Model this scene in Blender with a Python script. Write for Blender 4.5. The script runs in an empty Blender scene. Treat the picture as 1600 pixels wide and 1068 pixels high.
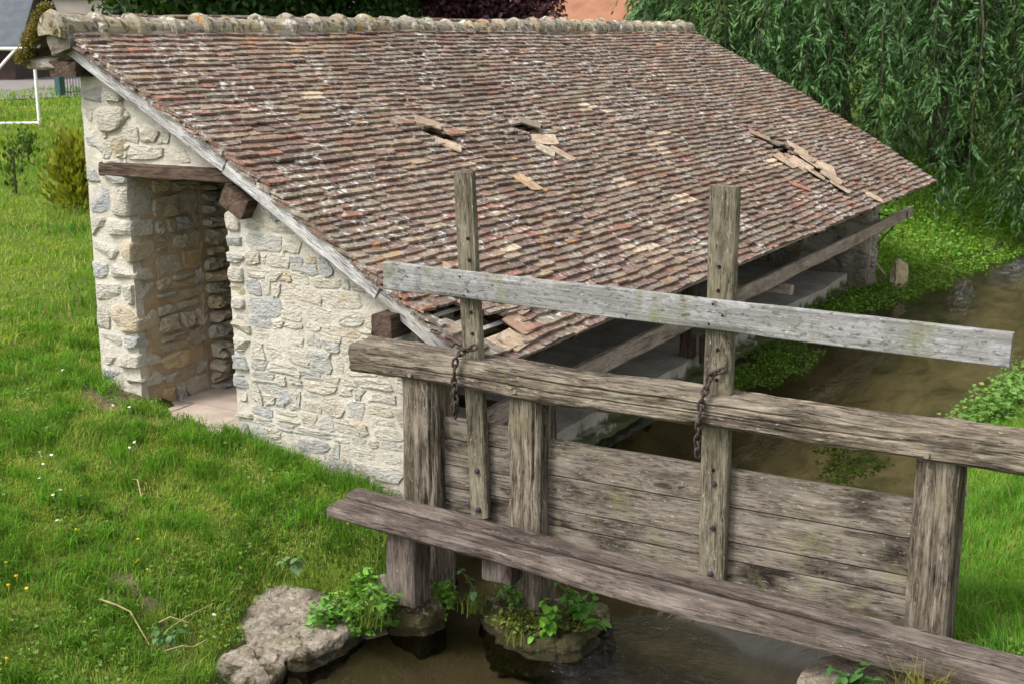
import bpy, math, random
import numpy as np
from mathutils import Vector, Matrix

R = math.radians
scene = bpy.context.scene
COL = scene.collection
rng = np.random.default_rng(7)
random.seed(7)

# ---------------------------------------------------------------- camera
EYE = (0.0, 0.0, 3.8)
cd = bpy.data.cameras.new('camera')
cam = bpy.data.objects.new('camera', cd); COL.objects.link(cam)
cam.location = EYE
cam.rotation_euler = (R(90 - 13.4), 0, R(-59.8))
cd.sensor_width = 36; cd.lens = 46.0
cd.clip_end = 2000
cd.dof.use_dof = True; cd.dof.focus_distance = 8.6; cd.dof.aperture_fstop = 5.0
scene.camera = cam

# ---------------------------------------------------------------- sky, sun, exposure
SUN_EL, SUN_AZ = 52.0, 150.0           # azimuth measured from +X towards +Y
world = bpy.data.worlds.new('World'); scene.world = world; world.use_nodes = True
wn = world.node_tree; wn.nodes.clear()
sky = wn.nodes.new('ShaderNodeTexSky'); sky.sky_type = 'NISHITA'; sky.sun_disc = False
sky.sun_elevation = R(SUN_EL); sky.sun_rotation = R(90 - SUN_AZ); sky.dust_density = 4.0; sky.air_density = 1.2
hs = wn.nodes.new('ShaderNodeHueSaturation'); hs.inputs['Saturation'].default_value = 0.12
bg = wn.nodes.new('ShaderNodeBackground'); bg.inputs['Strength'].default_value = 0.15
wo = wn.nodes.new('ShaderNodeOutputWorld')
wn.links.new(sky.outputs[0], hs.inputs['Color']); wn.links.new(hs.outputs[0], bg.inputs['Color']); wn.links.new(bg.outputs[0], wo.inputs[0])
sd = bpy.data.lights.new('sun', 'SUN'); sd.energy = 1.5; sd.angle = R(14); sd.color = (1.0, 0.95, 0.88)
sun = bpy.data.objects.new('sun', sd); COL.objects.link(sun)
sv = Vector((math.cos(R(SUN_AZ)) * math.cos(R(SUN_EL)), math.sin(R(SUN_AZ)) * math.cos(R(SUN_EL)), math.sin(R(SUN_EL))))
sun.rotation_euler = (-sv).to_track_quat('-Z', 'Y').to_euler()
scene.view_settings.view_transform = 'Standard'; scene.view_settings.look = 'None'
scene.view_settings.exposure = 0.98; scene.view_settings.gamma = 1.0
scene.view_settings.use_curve_mapping = False
scene.cycles.max_bounces = 6; scene.cycles.diffuse_bounces = 3; scene.cycles.transparent_max_bounces = 8
scene.cycles.use_denoising = True

# ---------------------------------------------------------------- noise
def _hash(ix, iy, iz):
    h = (ix * 374761393 + iy * 668265263 + iz * 2147483647) & 0xffffffff
    h = ((h ^ (h >> 13)) * 1274126177) & 0xffffffff
    return ((h ^ (h >> 16)) & 0xffff) / 32767.5 - 1.0
def vn(p, s=1.0, seed=0):
    p = np.asarray(p, float) * s + seed * 17.31
    i = np.floor(p).astype(np.int64); f = p - i; f = f * f * (3 - 2 * f)
    r = 0
    for dx in (0, 1):
        wx = f[..., 0] if dx else 1 - f[..., 0]
        for dy in (0, 1):
            wy = f[..., 1] if dy else 1 - f[..., 1]
            for dz in (0, 1):
                wz = f[..., 2] if dz else 1 - f[..., 2]
                r = r + wx * wy * wz * _hash(i[..., 0] + dx, i[..., 1] + dy, i[..., 2] + dz)
    return r
def fbm(p, s=1.0, seed=0, o=3):
    return sum(vn(p, s * 2 ** k, seed + k) * .5 ** k for k in range(o)) / 1.6
def vn2(x, y, s, seed=0, o=2):
    return fbm(np.stack([np.asarray(x, float), np.asarray(y, float), np.zeros_like(np.asarray(x, float))], -1), s, seed, o)

# ---------------------------------------------------------------- object helpers
def place(o, parent):
    COL.objects.link(o)
    if parent is not None: o.parent = parent
    return o
def origin(o):
    p = Vector((0, 0, 0))
    while o is not None: p = p + o.location; o = o.parent
    return p
def thing(name, label, cat, loc=(0, 0, 0), group=None):
    o = bpy.data.objects.new(name, None); o.empty_display_size = .1
    o.location = loc; COL.objects.link(o)
    return tag(o, label, cat, group)
def tag(o, label=None, cat=None, group=None, kind=None):
    if label: o['label'] = label
    if cat: o['category'] = cat
    if group: o['group'] = group
    if kind: o['kind'] = kind
    return o
def node(name, parent):
    o = bpy.data.objects.new(name, None); o.empty_display_size = .1
    return place(o, parent)
def mesh_data(name, V, F, mat, cols=None, grain=None, smooth=False):
    me = bpy.data.meshes.new(name)
    V = np.asarray(V, dtype=np.float32)
    if isinstance(F, np.ndarray):
        k = F.shape[1]
        me.vertices.add(len(V)); me.vertices.foreach_set('co', V.ravel())
        me.loops.add(F.size); me.loops.foreach_set('vertex_index', F.astype(np.int32).ravel())
        me.polygons.add(len(F)); me.polygons.foreach_set('loop_start', np.arange(0, F.size, k, dtype=np.int32))
        me.update(calc_edges=True)
    else:
        me.from_pydata(V.tolist(), [], F)
    if cols is not None:
        a = me.attributes.new('tint', 'FLOAT_COLOR', 'POINT')
        c = np.ones((len(V), 4), np.float32); c[:, :3] = cols
        a.data.foreach_set('color', c.ravel())
    if grain is not None:
        a = me.attributes.new('grain', 'FLOAT_VECTOR', 'POINT')
        a.data.foreach_set('vector', np.asarray(grain, np.float32).ravel())
    if mat is not None: me.materials.append(mat)
    if smooth: me.polygons.foreach_set('use_smooth', np.ones(len(me.polygons), bool))
    me.update()
    return me
def mobj(name, V, F, mat, parent=None, **k):
    """a mesh object from world coordinates, origin on its own base centre"""
    V = np.asarray(V, float)
    c = Vector(((V[:, 0].min() + V[:, 0].max()) / 2, (V[:, 1].min() + V[:, 1].max()) / 2, V[:, 2].min()))
    o = bpy.data.objects.new(name, mesh_data(name, V - np.array(c), F, mat, **k))
    place(o, parent)
    o.location = c - (origin(parent) if parent is not None else Vector((0, 0, 0)))
    return o
class MB:
    def __init__(s): s.V = []; s.F = []; s.C = []; s.n = 0
    def add(s, V, F, col=None):
        V = np.asarray(V, float); s.V.append(V)
        s.F += [tuple(int(i) + s.n for i in f) for f in F]
        if col is not None: s.C.append(np.tile(np.asarray(col, float), (len(V), 1)))
        s.n += len(V)
    def build(s, name, mat, parent=None, **k):
        if s.C: k['cols'] = np.concatenate(s.C)
        return mobj(name, np.concatenate(s.V), s.F, mat, parent, **k)

BOXF = [(0, 3, 2, 1), (4, 5, 6, 7), (0, 1, 5, 4), (1, 2, 6, 5), (2, 3, 7, 6), (3, 0, 4, 7)]
def box(x0, x1, y0, y1, z0, z1):
    return [(x0, y0, z0), (x1, y0, z0), (x1, y1, z0), (x0, y1, z0), (x0, y0, z1), (x1, y0, z1), (x1, y1, z1), (x0, y1, z1)], BOXF

def tube(pts, rad, n=8, cap=True):
    pts = [Vector(p) for p in pts]; V = []; F = []
    m = len(pts)
    ref = Vector((0.13, 0.31, .94))
    for i, p in enumerate(pts):
        t = (pts[min(i + 1, m - 1)] - pts[max(i - 1, 0)]).normalized()
        if abs(t.dot(ref)) > .95: rf = Vector((1, 0, 0))
        else: rf = ref
        a = t.cross(rf).normalized(); b = t.cross(a)
        r = rad[i] if hasattr(rad, '__len__') else rad
        for j in range(n):
            q = p + a * r * math.cos(2 * math.pi * j / n) + b * r * math.sin(2 * math.pi * j / n)
            V.append(tuple(q))
    for i in range(m - 1):
        for j in range(n):
            F.append((i * n + j, i * n + (j + 1) % n, (i + 1) * n + (j + 1) % n, (i + 1) * n + j))
    if cap:
        F.append(tuple(range(n))[::-1]); F.append(tuple((m - 1) * n + j for j in range(n)))
    return V, F

def timber(name, a, b, w, h, mat, parent=None, up=(0, 0, 1), rough=.005, bev=.012, seed=0, wave=.0, seg=.05, crack=0, chip=.5, edge=None, taper=None, fine=.03):
    """weathered squared timber: w across, h along 'up'; rounded, chipped and cracked"""
    a = np.array(a, float); b = np.array(b, float); L = np.linalg.norm(b - a); t = (b - a) / L
    up = np.array(up, float); up = up - t * up.dot(t); up /= np.linalg.norm(up); sd_ = np.cross(t, up)
    def side(n): return np.linspace(-1, 1, n)
    nw = max(3, min(20, int(w / fine) + 2)); nh = max(3, min(20, int(h / fine) + 2))
    bw, bh = min(bev, w * .3), min(bev, h * .3)
    cs = []
    for q in side(nw): cs.append((q * (w / 2 - bw), -h / 2))
    for q in side(nh): cs.append((w / 2, q * (h / 2 - bh)))
    for q in side(nw): cs.append((-q * (w / 2 - bw), h / 2))
    for q in side(nh): cs.append((-w / 2, -q * (h / 2 - bh)))
    cs = np.array(cs); n = len(cs)
    m = max(3, int(L / seg) + 1); tt = np.linspace(0, 1, m)
    S = np.zeros((m, n, 3)); S[:, :, 0] = tt[:, None] * L; S[:, :, 1:] = cs[None]
    G = S.copy()
    P = S.reshape(-1, 3)
    off = seed * 3.7
    nn = vn(P * [3, 26, 26] + off, 1, seed) * .6 + vn(P * [9, 60, 60] + off, 1, seed + 1) * .4
    lf = vn(np.stack([P[:, 0], P[:, 0] * 0, P[:, 0] * 0], -1), 1.3, seed + 5)
    lf2 = vn(np.stack([P[:, 0], P[:, 0] * 0, P[:, 0] * 0], -1), 1.1, seed + 9)
    rad = P[:, 1:] / np.maximum(np.linalg.norm(P[:, 1:] / [w, h], axis=1, keepdims=True), 1e-6) * 0
    nrm = np.zeros((n, 2))
    for i in range(n):
        d = cs[(i + 1) % n] - cs[i - 1]; nrm[i] = (d[1], -d[0]); nrm[i] /= max(np.linalg.norm(nrm[i]), 1e-9)
    N2 = np.tile(nrm, (m, 1))
    disp = nn * rough
    corner = (np.abs(np.abs(P[:, 1]) - w / 2) < bw * 1.05) & (np.abs(np.abs(P[:, 2]) - h / 2) < bh * 1.05)
    cn = vn(P * [2.2, 2, 2] + off, 1, seed + 3)
    disp = disp - corner * np.clip(cn - .05, 0, 1) * .03 * chip
    r2 = random.Random(seed + 11)
    for _ in range(crack):
        k = r2.randrange(n); x0 = r2.uniform(0, L * .7); x1 = x0 + r2.uniform(.25, .6) * L
        idx = np.arange(m * n) % n == k
        fade = np.clip((P[:, 0] - x0) / .1, 0, 1) * np.clip((x1 - P[:, 0]) / .1, 0, 1)
        disp = disp - idx * fade * r2.uniform(.012, .026)
    Q = P.copy(); Q[:, 1:] += N2 * disp[:, None]
    Q[:, 1] += lf * wave; Q[:, 2] += lf2 * wave
    if taper is not None:
        k = 1 + (taper - 1) * (P[:, 0] / L); Q[:, 1] *= k; Q[:, 2] *= k
    if edge is not None:                      # bark edge: push one long side in and out
        msk = np.clip((Q[:, 1] * edge[0]) / (w / 2), 0, 1) ** 2
        Q[:, 1] += edge[0] * msk * np.array([edge[1](x) for x in P[:, 0] / L])
    # rough ends
    e0 = np.arange(m * n) < n; e1 = np.arange(m * n) >= (m - 1) * n
    en = vn(P * [1, 30, 30] + off, 1, seed + 4) * .008
    Q[:, 0] += (e0 | e1) * en
    W = a + Q[:, :1] * t + Q[:, 1:2] * sd_ + Q[:, 2:] * up
    F = []
    for i in range(m - 1):
        for j in range(n):
            F.append((i * n + j, i * n + (j + 1) % n, (i + 1) * n + (j + 1) % n, (i + 1) * n + j))
    V = np.vstack([W, W[:n].mean(0), W[-n:].mean(0)])
    G = np.vstack([G.reshape(-1, 3), [[0, 0, 0]], [[L, 0, 0]]]) + [seed * 5.1, seed * 1.7, seed * .9]
    for j in range(n):
        F.append((m * n, (j + 1) % n, j)); F.append((m * n + 1, (m - 1) * n + j, (m - 1) * n + (j + 1) % n))
    return mobj(name, V, F, mat, parent, grain=G)

def rock(name, c, size, mat, parent=None, seed=0, rough=.25, sub=3, flat=None, col=None, smooth=False, rot=0, power=.62, cuts=9):
    """angular stone from a displaced, faceted sphere"""
    import bmesh
    bm = bmesh.new(); bmesh.ops.create_icosphere(bm, subdivisions=sub, radius=1)
    V = np.array([v.co[:] for v in bm.verts]); F = [tuple(v.index for v in f.verts) for f in bm.faces]; bm.free()
    V = np.sign(V) * np.abs(V) ** power
    # plane cuts
    rr = np.random.default_rng(seed)
    for _ in range(cuts):
        d = rr.normal(size=3); d /= np.linalg.norm(d); k = rr.uniform(.72, .98)
        s_ = V @ d; ov = np.clip(s_ - k, 0, None); V = V - ov[:, None] * d * .9
    V = V * (1 + rough * fbm(V, 1.6, seed, 4)[:, None])
    if flat is not None: V[:, 2] = np.where(V[:, 2] > flat, flat + (V[:, 2] - flat) * .25, V[:, 2])
    V = V * np.array(size)
    ca, sa = math.cos(rot), math.sin(rot)
    V = np.stack([V[:, 0] * ca - V[:, 1] * sa, V[:, 0] * sa + V[:, 1] * ca, V[:, 2]], -1) + np.array(c)
    return mobj(name, V, F, mat, parent, smooth=smooth)

def leaf_arrays(pos, dirn, nrm, ln, wd, fold=.15):
    """diamond leaves: 4 verts, 2 tris each"""
    n = len(pos)
    d = dirn / np.maximum(np.linalg.norm(dirn, axis=1, keepdims=True), 1e-6)
    s = np.cross(d, nrm); s /= np.maximum(np.linalg.norm(s, axis=1, keepdims=True), 1e-6)
    u = np.cross(s, d)
    ln = ln[:, None]; wd = wd[:, None]
    V = np.empty((n, 4, 3))
    V[:, 0] = pos; V[:, 2] = pos + d * ln - u * ln * .12
    V[:, 1] = pos + d * ln * .42 + s * wd * .5 + u * wd * fold
    V[:, 3] = pos + d * ln * .42 - s * wd * .5 + u * wd * fold
    b = np.arange(n)[:, None] * 4
    T = np.concatenate([b + [0, 1, 2], b + [0, 2, 3]], 0)
    return V.reshape(-1, 3), T
def unit(n, r=rng):
    v = r.normal(size=(n, 3)); return v / np.linalg.norm(v, axis=1, keepdims=True)

# ---------------------------------------------------------------- materials
class NT:
    def __init__(s, name):
        s.m = bpy.data.materials.new(name); s.m.use_nodes = True; s.t = s.m.node_tree; s.t.nodes.clear()
        s.out = s.n('ShaderNodeOutputMaterial')
    def n(s, t): return s.t.nodes.new(t)
    def set(s, sock, v):
        if isinstance(v, bpy.types.NodeSocket): s.t.links.new(v, sock)
        elif isinstance(v, (tuple, list)) and len(v) == 3 and sock.type == 'RGBA': sock.default_value = (*v, 1)
        else: sock.default_value = v
    def pos(s): return s.n('ShaderNodeNewGeometry').outputs['Position']
    def nor(s): return s.n('ShaderNodeNewGeometry').outputs['Normal']
    def attr(s, name, out='Vector'):
        a = s.n('ShaderNodeAttribute'); a.attribute_name = name; return a.outputs[out]
    def ocol(s): return s.n('ShaderNodeObjectInfo').outputs['Color']
    def scale(s, v, k):
        m = s.n('ShaderNodeVectorMath'); m.operation = 'MULTIPLY'; s.set(m.inputs[0], v)
        m.inputs[1].default_value = k if hasattr(k, '__len__') else (k, k, k); return m.outputs[0]
    def noise(s, v, sc=1.0, det=4, rough=.55, dist=0):
        m = s.n('ShaderNodeTexNoise'); s.set(m.inputs['Vector'], v); m.inputs['Scale'].default_value = sc
        m.inputs['Detail'].default_value = det; m.inputs['Roughness'].default_value = rough; m.inputs['Distortion'].default_value = dist
        return m.outputs['Fac']
    def voro(s, v, sc=1.0, feat='F1', out='Distance'):
        m = s.n('ShaderNodeTexVoronoi'); m.feature = feat; s.set(m.inputs['Vector'], v); m.inputs['Scale'].default_value = sc
        return m.outputs[out]
    def ramp(s, f, stops):
        m = s.n('ShaderNodeValToRGB'); s.set(m.inputs[0], f); e = m.color_ramp.elements
        while len(e) < len(stops): e.new(.5)
        for k, (p, c) in zip(e, stops):
            k.position = p; k.color = (*c, 1) if hasattr(c, '__len__') else (c, c, c, 1)
        return m.outputs[0]
    def mix(s, f, a, b, mode='MIX'):
        m = s.n('ShaderNodeMix'); m.data_type = 'RGBA'; m.blend_type = mode
        s.set(m.inputs[0], f); s.set(m.inputs[6], a); s.set(m.inputs[7], b); return m.outputs[2]
    def math(s, op, a, b=0.0, clamp=False):
        m = s.n('ShaderNodeMath'); m.operation = op; m.use_clamp = clamp; s.set(m.inputs[0], a); s.set(m.inputs[1], b); return m.outputs[0]
    def sep(s, v, i):
        m = s.n('ShaderNodeSeparateXYZ'); s.set(m.inputs[0], v); return m.outputs[i]
    def bump(s, h, st=.5, d=.01, nrm=None):
        m = s.n('ShaderNodeBump'); s.set(m.inputs['Height'], h); m.inputs['Strength'].default_value = st; m.inputs['Distance'].default_value = d
        if nrm is not None: s.set(m.inputs['Normal'], nrm)
        return m.outputs[0]
    def pbr(s, col, rough=.9, nrm=None, spec=.25, metal=0):
        p = s.n('ShaderNodeBsdfPrincipled'); s.set(p.inputs['Base Color'], col); s.set(p.inputs['Roughness'], rough)
        p.inputs['Specular IOR Level'].default_value = spec; p.inputs['Metallic'].default_value = metal
        if nrm is not None: s.set(p.inputs['Normal'], nrm)
        return p.outputs[0]
    def done(s, sh): s.t.links.new(sh, s.out.inputs['Surface']); return s.m

def m_plain(name, col, rough=.85, var=.25, sc=6, bump=.3, metal=0, spec=.25):
    t = NT(name); p = t.pos(); n = t.noise(p, sc, 5); c = t.ramp(n, [(.3, tuple(x * (1 - var) for x in col)), (.7, tuple(min(1, x * (1 + var)) for x in col))])
    return t.done(t.pbr(c, rough, t.bump(t.noise(p, sc * 7, 4), bump, .006), spec, metal))

def m_tile(name, src):
    t = NT(name); p = t.pos()
    base = t.ocol() if src == 'obj' else t.attr('tint', 'Color')
    big = t.noise(p, 1.3, 4, .6)                                                                   # where growth is strong
    c = t.mix(t.ramp(t.noise(p, 7, 5, .65), [(.38, .0), (.66, .7)]), base, (.135, .10, .084))      # weathered film
    c = t.mix(t.math('MULTIPLY', t.ramp(t.noise(p, 13, 6, .7), [(.50, 0.), (.60, .85)]), t.ramp(big, [(.40, .2), (.60, 1.)])), c, (.37, .345, .30))   # grey lichen
    c = t.mix(t.ramp(t.noise(p, 21, 5, .72), [(.54, 0.), (.64, .85)]), c, (.050, .042, .037))       # black algae
    pale = t.math('MULTIPLY', t.ramp(t.noise(p, 15, 3, .55), [(.57, 0.), (.64, .9)]), t.ramp(t.noise(p, 1.6, 4), [(.46, 0.), (.58, 1.)]))
    c = t.mix(pale, c, (.56, .545, .51))                                                            # white lichen
    c = t.mix(t.math('MULTIPLY', t.ramp(t.noise(p, 44, 4, .7), [(.58, 0.), (.66, .8)]), t.ramp(t.noise(p, 3.2, 3), [(.40, .25), (.6, 1.)])), c, (.52, .50, .46))   # fine pale specks
    oc = t.math('MULTIPLY', t.ramp(t.noise(p, 12, 2), [(.66, 0.), (.70, 1.)]), t.ramp(t.noise(p, .7, 1), [(.48, 0.), (.58, 1.)]))
    c = t.mix(oc, c, (.42, .22, .06))                                                              # orange lichen
    nrm = t.bump(t.noise(p, 45, 6, .72), .75, .012)
    return t.done(t.pbr(c, .93, nrm, .12))
M_TILE_O = m_tile('clay_tile_single', 'obj'); M_TILE_A = m_tile('clay_tile_field', 'attr')
def m_cleantile():
    t = NT('fresh_clay'); p = t.pos(); c = t.mix(t.ramp(t.noise(p, 9, 5, .65), [(.38, 0.), (.62, .75)]), t.ocol(), (.25, .185, .14))
    c = t.mix(t.ramp(t.noise(p, 20, 5, .7), [(.52, 0.), (.64, .7)]), c, (.15, .12, .095))
    c = t.mix(t.ramp(t.noise(p, 14, 4), [(.6, 0.), (.68, .6)]), c, (.5, .46, .4))
    return t.done(t.pbr(c, .92, t.bump(t.noise(p, 45, 6, .7), .7, .01), .12))
M_FRESH = m_cleantile()
def m_ridge():
    t = NT('ridge_clay'); p = t.pos()
    c = t.mix(t.ramp(t.noise(p, 5, 4), [(.4, 0.), (.62, 1.)]), t.ocol(), (.30, .27, .21))
    c = t.mix(t.ramp(t.noise(p, 16, 4), [(.52, 0.), (.62, .85)]), c, (.075, .065, .055))
    c = t.mix(t.ramp(t.noise(p, 11, 3), [(.6, 0.), (.66, .9)]), c, (.58, .56, .5))
    c = t.mix(t.ramp(t.noise(p, 7, 2), [(.66, 0.), (.7, .9)]), c, (.42, .22, .06))
    return t.done(t.pbr(c, .95, t.bump(t.noise(p, 30, 6, .7), .8, .02), .15))
M_RIDGE = m_ridge()

def m_stone():
    t = NT('rubble_stone'); p = t.pos()
    c = t.mix(t.ramp(t.noise(p, 11, 5, .65), [(.38, 0.), (.68, .75)]), t.ocol(), (.50, .47, .41))
    c = t.mix(t.ramp(t.noise(p, 19, 5, .7), [(.52, 0.), (.66, .5)]), c, (.27, .25, .22))
    c = t.mix(t.ramp(t.noise(p, 5, 3), [(.62, 0.), (.75, .55)]), c, (.40, .28, .14))
    zz = t.sep(p, 2)
    damp = t.math('MULTIPLY', t.ramp(t.math('ADD', t.math('MULTIPLY', zz, -.9), t.math('MULTIPLY', t.noise(p, 3.5, 5, .65), 1.25)), [(.02, 0.), (.32, .7)]), 1.0)
    c = t.mix(damp, c, (.13, .11, .075))
    hh = t.math('ADD', t.noise(p, 22, 9, .75), t.math('MULTIPLY', t.voro(t.scale(p, (1, 1, 2.2)), 26), .35))
    nrm = t.bump(hh, 1.0, .032)
    return t.done(t.pbr(c, .95, nrm, .12))
M_STONE = m_stone()
def m_mortar(name='lime_mortar', a=(.55, .515, .45), b=(.42, .38, .315)):
    t = NT(name); p = t.pos()
    c = t.ramp(t.noise(p, 4, 6, .65), [(.32, b), (.62, a)])
    c = t.mix(t.ramp(t.noise(p, 40, 4), [(.55, 0.), (.7, .35)]), c, (.26, .22, .17))
    zz = t.sep(p, 2)
    dirt = t.ramp(t.math('ADD', t.math('MULTIPLY', zz, -1.0), t.math('MULTIPLY', t.noise(p, 4, 5, .65), 1.3)), [(.02, 0.), (.30, .8)])
    c = t.mix(dirt, c, (.2, .145, .095))
    h = t.math('ADD', t.noise(p, 12, 6, .7), t.math('MULTIPLY', t.noise(p, 70, 3), .25))
    return t.done(t.pbr(c, .97, t.bump(h, .9, .03), .1))
M_MORTAR = m_mortar()
M_DRYJOINT = m_mortar('earth_mortar', (.33, .27, .19), (.16, .125, .085))

def m_wood(name, light, mid, dark, lichen=.3, moss=.1, contrast=1.0, lich_col=(.46, .45, .43), stain=.6):
    t = NT(name); g = t.attr('grain')
    wob = t.n('ShaderNodeVectorMath'); wob.operation = 'ADD'; t.set(wob.inputs[0], g)
    nz = t.n('ShaderNodeTexNoise'); t.set(nz.inputs['Vector'], t.scale(g, (2.2, 7, 7))); nz.inputs['Scale'].default_value = 1; nz.inputs['Detail'].default_value = 2
    t.set(wob.inputs[1], t.scale(nz.outputs['Color'], (0, .035, .035))); g2 = wob.outputs[0]
    kv = t.n('ShaderNodeTexVoronoi'); t.set(kv.inputs['Vector'], t.scale(g2, (1.6, 5.2, 5.2))); kv.inputs['Scale'].default_value = 1
    rare = t.ramp(t.sep(kv.outputs['Color'], 0), [(.70, 0.), (.72, 1.)]); kd = t.math('ADD', kv.outputs['Distance'], t.math('SUBTRACT', 1.0, rare)); km = t.ramp(kd, [(.05, 1.), (.14, 0.)])
    kr = t.ramp(kd, [(.0, 1.), (.34, 0.)])
    ad = t.n('ShaderNodeVectorMath'); ad.operation = 'MULTIPLY_ADD'; t.set(ad.inputs[0], kr); ad.inputs[1].default_value = (0, .05, .05); t.set(ad.inputs[2], g2); g2 = ad.outputs[0]
    n1 = t.noise(t.scale(g2, (2.0, 40, 40)), 1, 8, .70)
    n2 = t.noise(t.scale(g2, (11, 95, 95)), 1, 5, .65)
    n3 = t.noise(t.scale(g, (2.0, 5.5, 5.5)), 1, 6, .65)
    c = t.ramp(n1, [(.30, tuple(d * .5 + m_ * .5 for d, m_ in zip(dark, mid))), (.48, mid), (.68, light)])
    c = t.mix(t.ramp(n2, [(.38, .75), (.50, 0.)]), c, tuple(x * .7 for x in dark))
    c = t.mix(t.ramp(t.noise(t.scale(g2, (9, 70, 70)), 1, 5, .7), [(.57, 0.), (.70, .6)]), c, tuple(min(1, x * 1.3) for x in light))
    c = t.mix(t.ramp(n3, [(.48, 0.), (.66, stain)]), c, tuple(x * .8 for x in dark))
    c = t.mix(t.ramp(t.noise(t.scale(g, (3, 9, 9)), 1, 4), [(.5, 0.), (.68, .5)]), c, tuple(min(1, x * 1.25) for x in light))
    c = t.mix(t.math('MULTIPLY', km, .8), c, tuple(x * .6 for x in dark))
    p = t.pos()
    li = t.ramp(t.noise(t.scale(g2, (22, 70, 70)), 1, 6, .7), [(.70 - lichen * .25, 0.), (.78 - lichen * .25, .7)])
    c = t.mix(li, c, lich_col)
    mo = t.ramp(t.noise(p, 3.1, 6, .7), [(.68 - moss * .3, 0.), (.8 - moss * .3, .6)])
    c = t.mix(mo, c, (.19, .18, .085))
    crackn = t.noise(t.scale(g2, (.7, 30, 30)), 1, 3, .5)
    ck = t.math('MULTIPLY', t.ramp(crackn, [(.488, 0.), (.5, 1.), (.512, 0.)]), t.ramp(n3, [(.42, 0.), (.56, 1.)]))
    c = t.mix(ck, c, (.018, .014, .011))
    h = t.math('ADD', t.math('MULTIPLY', n1, 1.0), t.math('MULTIPLY', n2, .6))
    h = t.math('SUBTRACT', h, t.math('MULTIPLY', ck, .6))
    return t.done(t.pbr(c, .92, t.bump(h, contrast, .024), .15))
M_OAK = m_wood('weathered_oak', (.33, .285, .222), (.14, .113, .084), (.028, .021, .015), .36, .24, .95)
M_PLANK = m_wood('gate_plank_wood', (.25, .218, .178), (.155, .132, .105), (.026, .019, .014), .40, .46, .5, stain=1.0)
M_UPRIGHT = m_wood('upright_wood', (.29, .258, .19), (.17, .147, .104), (.05, .04, .027), .46, .38, .9, (.46, .45, .385))
M_BENCH = m_wood('footbridge_wood', (.20, .165, .14), (.105, .084, .070), (.028, .021, .017), .3, .0, .8)
M_RAILWOOD = m_wood('rail_wood', (.46, .385, .325), (.36, .295, .25), (.20, .155, .125), .1, .0, .6)
M_DARKOAK = m_wood('dark_oak', (.16, .11, .085), (.09, .062, .046), (.035, .024, .018), .12, .0, .9)
M_BARGE = m_wood('limewashed_board', (.60, .585, .58), (.50, .485, .48), (.17, .15, .145), .5, .0, .8, (.64, .635, .63))
M_BARGE2 = m_wood('grey_verge_board', (.50, .48, .45), (.40, .38, .355), (.2, .185, .165), .2, .1, .6)
M_LATH = m_wood('lath_wood', (.60, .58, .54), (.50, .48, .44), (.3, .28, .25), .2, .0, .5)
M_BARKWOOD = m_wood('bark', (.16, .13, .10), (.09, .072, .055), (.03, .024, .018), .2, .3, 1.2)
def m_board():
    t = NT('silver_board'); g = t.attr('grain'); p = t.pos()
    n1 = t.noise(t.scale(g, (2.0, 46, 46)), 1, 8, .7)
    c = t.ramp(n1, [(.32, (.125, .122, .115)), (.5, (.205, .20, .19)), (.66, (.275, .27, .26))])
    c = t.mix(t.ramp(t.noise(t.scale(g, (4, 9, 9)), 1, 7, .72), [(.50, 0.), (.63, .75)]), c, (.34, .335, .35))        # lilac grey lichen film
    c = t.mix(t.ramp(t.noise(t.scale(p, (1, 1, .4)), 4.2, 6, .7), [(.53, 0.), (.66, .75)]), c, (.165, .165, .09))      # olive algae
    c = t.mix(t.ramp(t.noise(t.scale(g, (16, 34, 34)), 1, 6, .72), [(.53, 0.), (.63, .85)]), c, (.06, .057, .055))
    c = t.mix(t.ramp(t.noise(t.scale(g, (26, 60, 60)), 1, 4, .65), [(.62, 0.), (.70, .7)]), c, (.42, .415, .41))
    h = t.math('ADD', n1, t.math('MULTIPLY', t.noise(p, 45, 5), .5))
    return t.done(t.pbr(c, .85, t.bump(h, .6, .014), .25))
M_GREYBOARD = m_board()

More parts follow.
